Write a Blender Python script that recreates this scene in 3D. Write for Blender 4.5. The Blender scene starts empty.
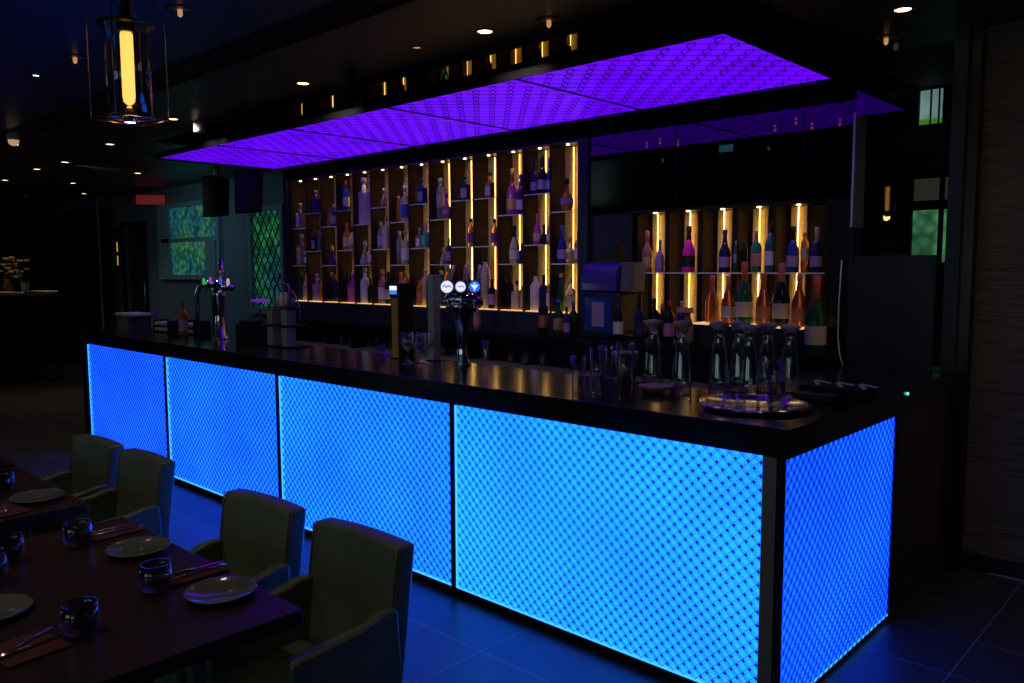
import bpy, math, random
from mathutils import Vector, Matrix
random.seed(7)
PI = math.pi
S = bpy.context.scene
COL = S.collection

# ------------------------------------------------------------------ materials
def new_mat(name):
    m = bpy.data.materials.new(name); m.use_nodes = True
    return m, m.node_tree.nodes, m.node_tree.links

def pbr(name, color, rough=0.5, metal=0.0, spec=0.5, trans=0.0, ior=1.45, noise=0.0, nscale=20.0, coat=0.0, bump=0.0):
    m, N, L = new_mat(name)
    b = N['Principled BSDF']
    b.inputs['Base Color'].default_value = (*color, 1)
    b.inputs['Roughness'].default_value = rough
    b.inputs['Metallic'].default_value = metal
    b.inputs['Specular IOR Level'].default_value = spec
    b.inputs['Transmission Weight'].default_value = trans
    b.inputs['IOR'].default_value = ior
    b.inputs['Coat Weight'].default_value = coat
    if noise or bump:
        tc = N.new('ShaderNodeTexCoord'); nz = N.new('ShaderNodeTexNoise')
        nz.inputs['Scale'].default_value = nscale; nz.inputs['Detail'].default_value = 4
        L.new(tc.outputs['Object'], nz.inputs['Vector'])
    if noise:
        mx = N.new('ShaderNodeMix'); mx.data_type = 'RGBA'
        mx.inputs[6].default_value = (*[c * (1 - noise) for c in color], 1)
        mx.inputs[7].default_value = (*[min(1, c * (1 + noise)) for c in color], 1)
        L.new(nz.outputs['Fac'], mx.inputs[0]); L.new(mx.outputs[2], b.inputs['Base Color'])
    if bump:
        bp = N.new('ShaderNodeBump'); bp.inputs['Strength'].default_value = bump; bp.inputs['Distance'].default_value = 0.01
        L.new(nz.outputs['Fac'], bp.inputs['Height']); L.new(bp.outputs['Normal'], b.inputs['Normal'])
    return m

def emit(name, color, strength=1.0, noise=0.0, nscale=2.0):
    m, N, L = new_mat(name)
    b = N['Principled BSDF']
    b.inputs['Base Color'].default_value = (0.02, 0.02, 0.02, 1)
    b.inputs['Emission Color'].default_value = (*color, 1)
    b.inputs['Emission Strength'].default_value = strength
    if noise:
        tc = N.new('ShaderNodeTexCoord'); nz = N.new('ShaderNodeTexNoise')
        nz.inputs['Scale'].default_value = nscale; nz.inputs['Detail'].default_value = 2
        L.new(tc.outputs['Object'], nz.inputs['Vector'])
        mr = N.new('ShaderNodeMapRange')
        mr.inputs['From Min'].default_value = 0.3; mr.inputs['From Max'].default_value = 0.7
        mr.inputs['To Min'].default_value = strength * (1 - noise); mr.inputs['To Max'].default_value = strength * (1 + noise)
        L.new(nz.outputs['Fac'], mr.inputs['Value']); L.new(mr.outputs['Result'], b.inputs['Emission Strength'])
    return m

def thin_glass(name, tint=(1, 1, 1), ior=1.5, rough=0.01, boost=1.0):
    m, N, L = new_mat(name)
    N.remove(N['Principled BSDF'])
    t = N.new('ShaderNodeBsdfTransparent'); t.inputs['Color'].default_value = (*tint, 1)
    g = N.new('ShaderNodeBsdfGlossy'); g.inputs['Roughness'].default_value = rough
    g.inputs['Color'].default_value = (1, 1, 1, 1)
    f = N.new('ShaderNodeFresnel'); f.inputs['IOR'].default_value = ior
    ge = N.new('ShaderNodeNewGeometry'); io = N.new('ShaderNodeMapRange')
    io.inputs['To Min'].default_value = ior; io.inputs['To Max'].default_value = 1.0 / ior
    L.new(ge.outputs['Backfacing'], io.inputs['Value']); L.new(io.outputs['Result'], f.inputs['IOR'])
    mu = N.new('ShaderNodeMath'); mu.operation = 'MULTIPLY'; mu.use_clamp = True
    mu.inputs[1].default_value = boost
    mx = N.new('ShaderNodeMixShader')
    L.new(f.outputs[0], mu.inputs[0]); L.new(mu.outputs[0], mx.inputs[0])
    L.new(t.outputs[0], mx.inputs[1]); L.new(g.outputs[0], mx.inputs[2])
    L.new(mx.outputs[0], N['Material Output'].inputs['Surface'])
    return m

def translucent(name, color, tr, k=0.6):
    m, N, L = new_mat(name)
    N.remove(N['Principled BSDF'])
    d = N.new('ShaderNodeBsdfGlossy'); d.inputs['Color'].default_value = (*color, 1); d.inputs['Roughness'].default_value = 0.35
    t = N.new('ShaderNodeBsdfTransparent'); t.inputs['Color'].default_value = (*tr, 1)
    mx = N.new('ShaderNodeMixShader'); mx.inputs[0].default_value = k
    L.new(d.outputs[0], mx.inputs[1]); L.new(t.outputs[0], mx.inputs[2])
    L.new(mx.outputs[0], N['Material Output'].inputs['Surface'])
    return m

def wood(name, c1, c2, scale=(1, 12, 12), rough=0.5, bump=0.2, nscale=6):
    m, N, L = new_mat(name); b = N['Principled BSDF']
    tc = N.new('ShaderNodeTexCoord'); mp = N.new('ShaderNodeMapping'); mp.inputs['Scale'].default_value = scale
    nz = N.new('ShaderNodeTexNoise'); nz.inputs['Scale'].default_value = nscale; nz.inputs['Detail'].default_value = 8; nz.inputs['Roughness'].default_value = 0.65
    cr = N.new('ShaderNodeValToRGB'); cr.color_ramp.elements[0].position = 0.35; cr.color_ramp.elements[1].position = 0.68
    cr.color_ramp.elements[0].color = (*c1, 1); cr.color_ramp.elements[1].color = (*c2, 1)
    bp = N.new('ShaderNodeBump'); bp.inputs['Strength'].default_value = bump; bp.inputs['Distance'].default_value = 0.01
    L.new(tc.outputs['Object'], mp.inputs['Vector']); L.new(mp.outputs[0], nz.inputs['Vector'])
    L.new(nz.outputs['Fac'], cr.inputs[0]); L.new(cr.outputs[0], b.inputs['Base Color'])
    L.new(nz.outputs['Fac'], bp.inputs['Height']); L.new(bp.outputs[0], b.inputs['Normal'])
    b.inputs['Roughness'].default_value = rough
    return m

def tile_floor():
    m, N, L = new_mat('slate_floor_tiles'); b = N['Principled BSDF']
    tc = N.new('ShaderNodeTexCoord'); mp = N.new('ShaderNodeMapping')
    mp.inputs['Location'].default_value = (0.44, -0.06 + 0.4, 0)
    br = N.new('ShaderNodeTexBrick')
    br.offset = 0.0; br.squash = 1.0
    br.inputs['Scale'].default_value = 1.0; br.inputs['Brick Width'].default_value = 0.8; br.inputs['Row Height'].default_value = 0.4
    br.inputs['Mortar Size'].default_value = 0.003; br.inputs['Mortar Smooth'].default_value = 0.3; br.inputs['Bias'].default_value = 0
    br.inputs['Color1'].default_value = (0.032, 0.032, 0.036, 1); br.inputs['Color2'].default_value = (0.042, 0.041, 0.045, 1)
    br.inputs['Mortar'].default_value = (0.17, 0.17, 0.18, 1)
    L.new(tc.outputs['Object'], mp.inputs[0]); L.new(mp.outputs[0], br.inputs['Vector'])
    nz = N.new('ShaderNodeTexNoise'); nz.inputs['Scale'].default_value = 3; nz.inputs['Detail'].default_value = 8
    L.new(tc.outputs['Object'], nz.inputs['Vector'])
    mx = N.new('ShaderNodeMix'); mx.data_type = 'RGBA'; mx.blend_type = 'MULTIPLY'; mx.inputs[0].default_value = 0.5
    L.new(br.outputs['Color'], mx.inputs[6]); L.new(nz.outputs['Color'], mx.inputs[7]); L.new(mx.outputs[2], b.inputs['Base Color'])
    mr = N.new('ShaderNodeMapRange'); mr.inputs['To Min'].default_value = 0.3; mr.inputs['To Max'].default_value = 0.5
    L.new(nz.outputs['Fac'], mr.inputs['Value']); L.new(mr.outputs[0], b.inputs['Roughness'])
    bp = N.new('ShaderNodeBump'); bp.inputs['Strength'].default_value = 0.25; bp.inputs['Distance'].default_value = 0.004
    L.new(nz.outputs['Fac'], bp.inputs['Height']); L.new(bp.outputs[0], b.inputs['Normal'])
    return m

def patterned_window(name, c1, c2, strength, scale=9.0):
    m, N, L = new_mat(name); b = N['Principled BSDF']
    tc = N.new('ShaderNodeTexCoord'); vo = N.new('ShaderNodeTexVoronoi'); vo.inputs['Scale'].default_value = scale
    vo.inputs['Randomness'].default_value = 0.9
    nz = N.new('ShaderNodeTexNoise'); nz.inputs['Scale'].default_value = 1.6; nz.inputs['Detail'].default_value = 3
    L.new(tc.outputs['Object'], vo.inputs['Vector']); L.new(tc.outputs['Object'], nz.inputs['Vector'])
    cr = N.new('ShaderNodeValToRGB'); cr.color_ramp.elements[0].color = (*c1, 1); cr.color_ramp.elements[1].color = (*c2, 1)
    cr.color_ramp.elements[0].position = 0.4; cr.color_ramp.elements[1].position = 0.62
    L.new(nz.outputs['Fac'], cr.inputs[0])
    mr = N.new('ShaderNodeMapRange'); mr.inputs['From Min'].default_value = 0.0; mr.inputs['From Max'].default_value = 0.7
    mr.inputs['To Min'].default_value = strength * 1.5; mr.inputs['To Max'].default_value = strength * 0.35
    L.new(vo.outputs['Distance'], mr.inputs['Value'])
    b.inputs['Base Color'].default_value = (0.01, 0.02, 0.02, 1)
    L.new(cr.outputs[0], b.inputs['Emission Color']); L.new(mr.outputs[0], b.inputs['Emission Strength'])
    return m

# ------------------------------------------------------------------ mesh builder
class MB:
    def __init__(s): s.v = []; s.f = []; s.sm = []
    def add(s, vs, fs, smooth=False):
        n = len(s.v); s.v += [tuple(p) for p in vs]
        for f in fs: s.f.append(tuple(i + n for i in f)); s.sm.append(smooth)
        return s
    def box(s, x0, x1, y0, y1, z0, z1):
        vs = [(x, y, z) for x in (x0, x1) for y in (y0, y1) for z in (z0, z1)]
        return s.add(vs, [(0, 1, 3, 2), (4, 6, 7, 5), (0, 4, 5, 1), (2, 3, 7, 6), (0, 2, 6, 4), (1, 5, 7, 3)])
    def cbox(s, cx, cy, cz, dx, dy, dz, rz=0):
        n = len(s.v)
        s.box(-dx / 2, dx / 2, -dy / 2, dy / 2, -dz / 2, dz / 2)
        c, t = math.cos(rz), math.sin(rz)
        for i in range(n, len(s.v)):
            x, y, z = s.v[i]; s.v[i] = (cx + x * c - y * t, cy + x * t + y * c, cz + z)
        return s
    def lathe(s, prof, c=(0, 0, 0), n=20, closed=True, sx=1, sy=1, axis=None):
        vs = []
        for r, z in prof:
            for k in range(n):
                a = 2 * PI * k / n; vs.append(Vector((r * math.cos(a) * sx, r * math.sin(a) * sy, z)))
        fs = []
        for j in range(len(prof) - 1):
            for k in range(n):
                a, b = j * n + k, j * n + (k + 1) % n
                fs.append((a, b, b + n, a + n))
        if axis is not None:
            q = Vector((0, 0, 1)).rotation_difference(Vector(axis).normalized())
            vs = [q @ p for p in vs]
        vs = [p + Vector(c) for p in vs]
        s.add(vs, fs, True)
        if closed:
            m = len(s.v) - len(prof) * n
            s.f.append(tuple(m + k for k in reversed(range(n)))); s.sm.append(False)
            e = m + (len(prof) - 1) * n
            s.f.append(tuple(e + k for k in range(n))); s.sm.append(False)
        return s
    def cyl(s, p0, p1, r, n=12, r1=None):
        p0, p1 = Vector(p0), Vector(p1); d = p1 - p0
        return s.lathe([(r, 0), (r if r1 is None else r1, d.length)], p0, n, True, axis=d)
    def tube(s, pts, r, n=8, rs=None):
        pts = [Vector(p) for p in pts]; vs = []; up = None
        for i, p in enumerate(pts):
            t = (pts[min(i + 1, len(pts) - 1)] - pts[max(i - 1, 0)]).normalized()
            if up is None: up = t.orthogonal().normalized()
            up = (up - t * up.dot(t)).normalized(); w = t.cross(up)
            rr = rs[i] if rs else r
            for k in range(n):
                a = 2 * PI * k / n; vs.append(p + (up * math.cos(a) + w * math.sin(a)) * rr)
        fs = [(j * n + k, j * n + (k + 1) % n, (j + 1) * n + (k + 1) % n, (j + 1) * n + k) for j in range(len(pts) - 1) for k in range(n)]
        m = len(s.v); s.add(vs, fs, True)
        s.f.append(tuple(m + k for k in reversed(range(n)))); s.sm.append(False)
        e = m + (len(pts) - 1) * n
        s.f.append(tuple(e + k for k in range(n))); s.sm.append(False)
        return s
    def prism(s, poly, a, b, axis='x'):
        """extrude a 2D polygon between a and b along an axis"""
        def P(u, v, w):
            return {'x': (w, u, v), 'y': (u, w, v), 'z': (u, v, w)}[axis]
        n = len(poly)
        vs = [P(u, v, a) for u, v in poly] + [P(u, v, b) for u, v in poly]
        fs = [tuple(range(n)), tuple(reversed(range(n, 2 * n)))] + [(i, i + n, (i + 1) % n + n, (i + 1) % n) for i in range(n)]
        return s.add(vs, fs)
    def build(s, name, mat, parent=None, bevel=0, loc=None, subsurf=0, seg=2):
        me = bpy.data.meshes.new(name); me.from_pydata(s.v, [], s.f); me.validate(); me.update()
        import bmesh
        bm = bmesh.new(); bm.from_mesh(me); bmesh.ops.recalc_face_normals(bm, faces=bm.faces); bm.to_mesh(me); bm.free()
        sm = s.sm if len(s.sm) == len(me.polygons) else [True] * len(me.polygons)
        me.polygons.foreach_set('use_smooth', sm)
        o = bpy.data.objects.new(name, me); COL.objects.link(o)
        if mat: me.materials.append(mat)
        if parent: o.parent = parent
        if loc: o.location = loc
        if bevel:
            b = o.modifiers.new('b', 'BEVEL'); b.width = bevel; b.segments = seg; b.limit_method = 'ANGLE'; b.angle_limit = math.radians(40)
            if bevel > 0.008: me.polygons.foreach_set('use_smooth', [True] * len(me.polygons)); w = o.modifiers.new('w', 'WEIGHTED_NORMAL'); w.keep_sharp = True
        if subsurf:
            b = o.modifiers.new('s', 'SUBSURF'); b.levels = subsurf; b.render_levels = subsurf
        return o

def tag(o, label, cat, group=None, kind=None):
    o['label'] = label; o['category'] = cat
    if group: o['group'] = group
    if kind: o['kind'] = kind
    return o
def thing(name, loc, label, cat, group=None, rz=0):
    o = bpy.data.objects.new(name, None); o.empty_display_size = 0.05; COL.objects.link(o)
    o.location = loc; o.rotation_euler = (0, 0, rz)
    return tag(o, label, cat, group)
def struct(name, mb, mat, label=None, parent=None, bevel=0):
    o = mb.build(name, mat, parent, bevel)
    if parent is None: o['kind'] = 'structure'
    if label: o['label'] = label
    return o
def dup(root, loc=None, rz=None, label=None):
    r = root.copy(); COL.objects.link(r)
    if loc is not None: r.location = loc
    if rz is not None: r.rotation_euler = (0, 0, rz)
    if label: r['label'] = label
    for ch in list(root.children):
        c = ch.copy(); COL.objects.link(c); c.parent = r
        for g in list(ch.children):
            d = g.copy(); COL.objects.link(d); d.parent = c
    return r

# ------------------------------------------------------------------ material library
M = {}
M['floor'] = tile_floor()
M['ceil'] = pbr('dark_ceiling_paint', (0.046, 0.038, 0.068), 0.38, noise=0.3, nscale=1.5, bump=0.15)
M['mirror_ceil'] = pbr('black_mirror_soffit', (0.35, 0.33, 0.36), 0.03, 1.0)
M['wall'] = pbr('dark_wall_paint', (0.02, 0.024, 0.03), 0.6, noise=0.2, nscale=3)
M['wall_teal'] = pbr('slate_blue_wall', (0.09, 0.15, 0.19), 0.6, noise=0.15, nscale=3)
M['navy'] = pbr('navy_lacquer', (0.012, 0.016, 0.026), 0.4)
M['black'] = pbr('black_lacquer', (0.008, 0.008, 0.01), 0.3)
M['matte_black'] = pbr('matte_black', (0.010, 0.010, 0.011), 0.7, spec=0.2)
M['granite'] = pbr('black_granite', (0.012, 0.012, 0.016), 0.16, noise=0.5, nscale=180)
M['bronze'] = pbr('dark_bronze_trim', (0.05, 0.042, 0.036), 0.3, 1.0)
M['steel_post'] = pbr('satin_corner_post', (0.34, 0.30, 0.24), 0.4, 0.75)
M['chrome'] = pbr('chrome', (0.8, 0.8, 0.82), 0.08, 1.0)
M['steel'] = pbr('brushed_steel', (0.42, 0.41, 0.42), 0.4, 0.6)
M['brass'] = pbr('brushed_brass', (0.62, 0.34, 0.08), 0.4, 0.6)
M['silver'] = pbr('polished_silver', (0.7, 0.68, 0.66), 0.12, 1.0)
M['woodwall'] = wood('charred_wood_planks', (0.045, 0.032, 0.026), (0.15, 0.105, 0.08), (1.2, 8, 22), 0.6, 0.5, 4)
M['darkwood'] = wood('dark_walnut', (0.022, 0.013, 0.010), (0.06, 0.035, 0.024), (8, 8, 1), 0.4, 0.1)
M['shelfwood'] = wood('walnut_shelving', (0.07, 0.045, 0.03), (0.14, 0.09, 0.055), (8, 8, 1.2), 0.45, 0.1)
M['baywood'] = wood('dark_brown_bay_veneer', (0.022, 0.013, 0.008), (0.045, 0.026, 0.015), (8, 8, 1.2), 0.7, 0.05)
M['baywood'].node_tree.nodes['Principled BSDF'].inputs['Specular IOR Level'].default_value = 0.15
M['goldwood'] = wood('golden_backing_board', (0.58, 0.40, 0.15), (0.8, 0.56, 0.24), (2, 2, 14), 0.5, 0.2)
M['bulkhead'] = pbr('matt_black_bulkhead', (0.010, 0.009, 0.009), 0.9, spec=0.1)
M['table'] = pbr('dark_wenge_tabletop', (0.020, 0.010, 0.013), 0.33, noise=0.25, nscale=8)
M['leather'] = pbr('olive_brown_leather', (0.085, 0.118, 0.092), 0.30, noise=0.25, nscale=5, bump=0.12)
M['piping'] = pbr('tan_leather_piping', (0.15, 0.09, 0.05), 0.4)
M['napkin'] = pbr('burgundy_linen', (0.055, 0.006, 0.016), 0.85, noise=0.15, nscale=60)
M['plate'] = pbr('grey_green_glazed_ceramic', (0.085, 0.105, 0.10), 0.12, coat=0.5)
M['smoke_glass'] = thin_glass('smoked_glass', (0.62, 0.60, 0.66), 1.5, boost=2.2)
M['glass'] = thin_glass('clear_thin_glass', (0.93, 0.95, 0.96), 1.5, boost=2.6)
M['amber_glass'] = thin_glass('amber_tinted_glass', (0.86, 0.78, 0.66), 1.5, boost=2.0)
M['window_glass'] = thin_glass('dark_tinted_glazing', (0.35, 0.36, 0.38), 1.75)
M['shelf_edge'] = pbr('pale_glass_shelf_edge', (0.62, 0.66, 0.48), 0.3)
M['frame_teal'] = pbr('slate_window_frame', (0.16, 0.27, 0.33), 0.5)
M['shelf_glass'] = thin_glass('green_edge_glass_shelf', (0.72, 0.86, 0.82), 1.6)
M['cap_white'] = pbr('white_lid_plastic', (0.55, 0.5, 0.55), 0.5)
M['cap_tan'] = pbr('tan_lid', (0.6, 0.42, 0.3), 0.5)
M['white'] = pbr('white_plastic', (0.6, 0.6, 0.6), 0.45)
M['cream'] = pbr('cream_ceramic', (0.62, 0.5, 0.36), 0.35)
M['paper'] = pbr('white_paper', (0.5, 0.48, 0.5), 0.8)
M['purple_plastic'] = pbr('violet_acrylic', (0.25, 0.08, 0.4), 0.25)
M['tub'] = pbr('translucent_tub', (0.18, 0.18, 0.22), 0.35, trans=0.5)
M['wire_blue'] = translucent('blue_panel_mesh', (0.01, 0.08, 0.25), (0.08, 0.24, 0.55), 0.4)
M['node_blue'] = translucent('blue_panel_mesh_knots', (0.01, 0.04, 0.15), (0.05, 0.14, 0.45), 0.65)
M['wire_violet'] = translucent('violet_panel_mesh', (0.05, 0.01, 0.1), (0.15, 0.1, 0.3), 0.35)
M['lamp'] = emit('warm_downlight_lens', (1.0, 0.62, 0.28), 6)
M['lamp_dim'] = emit('dim_downlight_lens', (1.0, 0.5, 0.2), 0.5)
M['halogen'] = emit('cool_halogen_lens', (0.75, 0.9, 0.85), 5)
M['led'] = emit('warm_led_tape', (1.0, 0.60, 0.15), 10)
M['led_spot'] = emit('warm_led_spot', (1.0, 0.72, 0.38), 9)
M['tube'] = emit('tubular_filament_bulb', (1.0, 0.43, 0.10), 2.5)
M['glow_base'] = emit('lit_shelf_base', (1.0, 0.6, 0.2), 1.1)
M['green_led'] = emit('green_indicator', (0.1, 1.0, 0.6), 2)

def bottle_mat(n, c, tr=0.0, rough=0.1):
    M['b_' + n] = pbr('bottle_' + n, c, rough, trans=tr, ior=1.3)
bottle_mat('clear', (0.75, 0.75, 0.72), 0.75); bottle_mat('white', (0.62, 0.55, 0.5)); bottle_mat('green', (0.015, 0.10, 0.045), 0.35); bottle_mat('rosewine', (0.42, 0.12, 0.05), 0.55)
bottle_mat('black', (0.008, 0.008, 0.012)); bottle_mat('navy', (0.012, 0.016, 0.07)); bottle_mat('blue', (0.02, 0.06, 0.35), 0.3)
bottle_mat('teal', (0.04, 0.2, 0.22), 0.4); bottle_mat('cyan', (0.06, 0.5, 0.7), 0.5); bottle_mat('purple', (0.08, 0.02, 0.2), 0.2)
bottle_mat('lilac', (0.35, 0.22, 0.42)); bottle_mat('pink', (0.55, 0.09, 0.38), 0.3); bottle_mat('rose', (0.6, 0.24, 0.2), 0.5)
bottle_mat('amber', (0.75, 0.28, 0.04), 0.6); bottle_mat('cream', (0.5, 0.4, 0.3)); bottle_mat('silver', (0.5, 0.5, 0.52))
bottle_mat('magenta', (0.75, 0.03, 0.5), 0.2)
LC = dict(white=(0.6, 0.56, 0.56), cream=(0.5, 0.4, 0.28), silver=(0.42, 0.42, 0.46), lilac=(0.34, 0.24, 0.42), pink=(0.5, 0.14, 0.32), gold=(0.6, 0.4, 0.12),
          copper=(0.5, 0.2, 0.09), purple=(0.13, 0.04, 0.3), blue=(0.04, 0.09, 0.4), black=(0.012, 0.012, 0.014), red=(0.5, 0.04, 0.03), green=(0.03, 0.2, 0.08),
          navy=(0.015, 0.02, 0.09), teal=(0.05, 0.25, 0.25), cyan=(0.1, 0.5, 0.65), rose=(0.6, 0.2, 0.2), tan=(0.45, 0.26, 0.12), coral=(0.65, 0.12, 0.08))
for k, c in LC.items(): M['l_' + k] = pbr('label_' + k, c, 0.5, 0.6 if k in ('gold', 'silver', 'copper') else 0.0)

# ------------------------------------------------------------------ the setting
struct('floor', MB().box(-17.4, 4.0, -7.4, 6.2, -0.1, 0.0), M['floor'])
ce = MB().box(-17.4, 4.0, -7.4, 0.815, 3.0, 3.12)
ce.box(-17.4, -7.12, 0.815, 3.0, 3.0, 3.12).box(-0.70, 4.0, 0.815, 2.42, 3.0, 3.12)
struct('ceiling', ce, M['ceil'])
struct('ceiling_recess', MB().box(-7.12, -0.70, 0.72, 2.6, 3.8, 3.9).box(-7.12, -0.70, 0.72, 0.80, 3.12, 3.8).box(-7.2, -7.12, 0.72, 2.6, 3.12, 3.9).box(-0.70, -0.6, 0.72, 2.6, 3.12, 3.9), M['matte_black'], 'tall dark recess above the violet canopy')
# shallow linear slot in the ceiling
struct('trim_1', MB().box(-9.5, 0.6, -0.40, -0.385, 2.985, 3.0).box(-9.5, 0.6, -0.195, -0.18, 2.985, 3.0).box(-9.5, 0.6, -0.385, -0.195, 2.994, 2.9995), M['matte_black'], 'long dark air slot across the ceiling')
# left rear wall
wl = MB().box(-17.4, -13.5, 3.0, 3.15, 0, 3.0).box(-12.65, -7.12, 3.0, 3.15, 0, 3.0).box(-13.5, -12.65, 3.0, 3.15, 2.45, 3.0)
struct('wall_back_left', wl, M['wall_teal'])
struct('wall_left', MB().box(-17.4, -17.25, -7.4, 3.0, 0, 3.0), M['wall'])
struct('wall_front', MB().box(-17.25, 4.0, -7.4, -7.2, 0, 3.0), M['wall'])
struct('wall_right', MB().box(3.9, 4.0, -7.2, 6.2, 0, 3.46), M['wall'])
struct('wall_jamb', MB().box(-7.12, -7.07, 2.30, 3.0, 0, 3.0), M['navy'])
# doorway
d = struct('door_1', MB().box(-13.5, -12.65, 3.06, 3.10, 0, 2.45), M['darkwood'])
struct('door_frame', MB().box(-13.56, -13.5, 2.96, 3.0, 0, 2.5).box(-12.65, -12.59, 2.96, 3.0, 0, 2.5).box(-13.56, -12.59, 2.96, 3.0, 2.45, 2.52), M['bronze'], parent=d)
struct('door_handle', MB().cyl((-12.75, 3.0, 1.0), (-12.75, 3.0, 1.5), 0.012), M['steel'], parent=d)
struct('wall_pilaster_left', MB().box(-15.3, -14.6, 2.8, 3.0, 0, 3.0), M['wall_teal'])
# patterned windows in the left rear wall
def pat_window(n, x0, x1, z0, z1, mat, bars):
    f = MB(); t = 0.07
    f.box(x0, x1, 2.93, 3.0, z0, z0 + t).box(x0, x1, 2.93, 3.0, z1 - t, z1).box(x0, x0 + t, 2.93, 3.0, z0 + t, z1 - t).box(x1 - t, x1, 2.93, 3.0, z0 + t, z1 - t)
    for b in bars: f.box(*b)
    w = struct('window_%d' % n, f, M['frame_teal'])
    struct('window_pane', MB().box(x0 + t, x1 - t, 2.985, 2.995, z0 + t, z1 - t), mat, parent=w)
W1 = patterned_window('teal_patterned_glass', (0.01, 0.10, 0.15), (0.04, 0.20, 0.07), 0.75, 12)
W2 = patterned_window('green_patterned_glass', (0.01, 0.08, 0.09), (0.02, 0.17, 0.06), 0.8, 9)
pat_window(1, -12.0, -9.95, 1.55, 2.74, W1, [(-11.9, -10.0, 2.94, 2.99, 2.13, 2.19), (-11.92, -11.62, 2.94, 2.98, 1.62, 2.67), (-10.4, -10.1, 2.94, 2.98, 1.62, 2.13)])
pat_window(2, -9.12, -8.22, 1.1, 2.55, W2, [])
# lattice over window 2
lat = MB()
for k in range(-9, 10):
    for s in (1, -1):
        a = Vector((-8.67 + k * 0.15, 2.965, 1.83)); dv = Vector((s * 0.5, 0, 0.72))
        p0, p1 = a - dv, a + dv
        t0, t1 = 0.0, 1.0
        for (lo, hi) in ((-9.05, -8.29),):
            dx = p1.x - p0.x
            ta, tb = (lo - p0.x) / dx, (hi - p0.x) / dx
            t0 = max(t0, min(ta, tb)); t1 = min(t1, max(ta, tb))
        if t1 > t0 + 0.02: lat.cyl(p0.lerp(p1, t0), p0.lerp(p1, t1), 0.008, 5)
struct('window_2_lattice', lat, M['navy'], parent=bpy.data.objects['window_2'])

# shelving wall: bulkhead, black post, navy infill
struct('wall_bulkhead', MB().box(-7.06, -2.82, 2.335, 2.6, 2.731, 2.86).box(-2.82, -0.60, 2.335, 2.6, 2.73, 3.8), M['bulkhead'])
struct('wall_infill', MB().box(-2.82, -2.72, 2.33, 2.6, 0, 2.73).box(-2.72, -2.32, 2.37, 2.6, 0, 2.12), M['navy'])
struct('wall_lower', MB().box(-7.06, -2.82, 2.36, 2.6, 0, 1.34).box(-2.32, -0.62, 2.56, 2.62, 0, 2.12), M['navy'])
# dark mirror glazing over the bottle niche
struct('window_glazing', MB().box(-2.72, -0.62, 2.35, 2.358, 2.14, 2.73), M['window_glass'], 'dark reflective glazing above the bottle niche')
struct('trim_2', MB().box(-1.935, -1.93, 2.345, 2.35, 2.14, 2.73).box(-0.99, -0.985, 2.345, 2.35, 2.14, 2.73), M['bronze'])
struct('trim_3', MB().box(-0.615, -0.603, 2.18, 2.36, 1.95, 2.62), pbr('pale_glass_edge', (0.5, 0.5, 0.62), 0.3))
# tall glazing and dark boards at the right-hand end
struct('window_tall_glazing', MB().box(-0.60, -0.07, 2.18, 2.186, 1.13, 3.0), thin_glass('tall_glazing', (0.75, 0.78, 0.8), 1.6), 'tall glass pane at the end of the bar')
struct('wall_end_lower', MB().box(-0.60, -0.07, 2.12, 2.3, 0, 1.13), M['black'])
struct('wall_end_board', MB().box(-0.56, -0.10, 2.06, 2.09, 1.131, 1.775).box(-0.567, -0.545, 2.055, 2.06, 1.131, 1.78), M['navy'])
struct('wall_post_blue', MB().box(-0.07, 0.0, 2.12, 2.36, 0, 3.0), M['navy'])
struct('trim_4', MB().box(0.0, 0.055, 2.16, 2.36, 0, 3.0), M['bronze'])
wr = MB(); zs = [0.09, 0.3, 0.65, 1.02, 1.38, 1.70, 2.19, 2.5, 2.97, 3.0]
for a, b in zip(zs, zs[1:]): wr.box(0.055, 3.9, 2.25, 2.36, a + 0.002, b - 0.002)
wr.box(0.055, 3.9, 2.262, 2.36, 0.0, 3.0)
struct('wall_back_right', wr, M['woodwall'])
struct('baseboard_right', MB().box(0.055, 3.9, 2.235, 2.262, 0, 0.088), M['black'])
struct('trim_5', MB().box(0.2, 3.9, 2.232, 2.235, 0.0, 0.006), M['steel'])

# back room seen through the glass
struct('wall_far', MB().box(-9.9, 3.9, 6.0, 6.15, 0, 3.46), pbr('grey_plaster', (0.08, 0.085, 0.085), 0.7, noise=0.3, nscale=1.2))
struct('wall_far_left', MB().box(-10.0, -9.9, 3.15, 6.15, 0, 3.46), M['wall'])
struct('ceiling_back_room', MB().box(-10.0, 4.0, 2.6, 6.15, 3.46, 3.56), M['matte_black'])
struct('wall_far_return', MB().box(-9.9, 4.0, 2.45, 2.6, 3.1, 3.46), M['wall'])
struct('wall_far_shelf', MB().box(-2.9, -0.9, 5.6, 5.9, 2.84, 3.05), M['wall_teal'])
trees = patterned_window('garden_beyond', (0.01, 0.05, 0.03), (0.10, 0.36, 0.14), 1.0, 8)
def far_window(n, x0, x1, z0, z1, mat, mull, mw=0.02):
    t = 0.035; f = MB().box(x0 - t, x1 + t, 5.93, 6.0, z0 - t, z0).box(x0 - t, x1 + t, 5.93, 6.0, z1, z1 + t).box(x0 - t, x0, 5.93, 6.0, z0, z1).box(x1, x1 + t, 5.93, 6.0, z0, z1)
    for b in mull: f.box(b - mw, b + mw, 5.94, 6.0, z0, z1)
    w = struct('window_%d' % n, f, M['matte_black'])
    struct('window_pane', MB().box(x0, x1, 5.98, 5.99, z0, z1), mat, parent=w)
    return w
far_window(3, -1.395, -1.176, 3.09, 3.44, emit('overcast_daylight', (0.42, 0.66, 0.60), 0.55, 0.25, 3), [-1.29, -1.215], 0.004)
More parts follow.
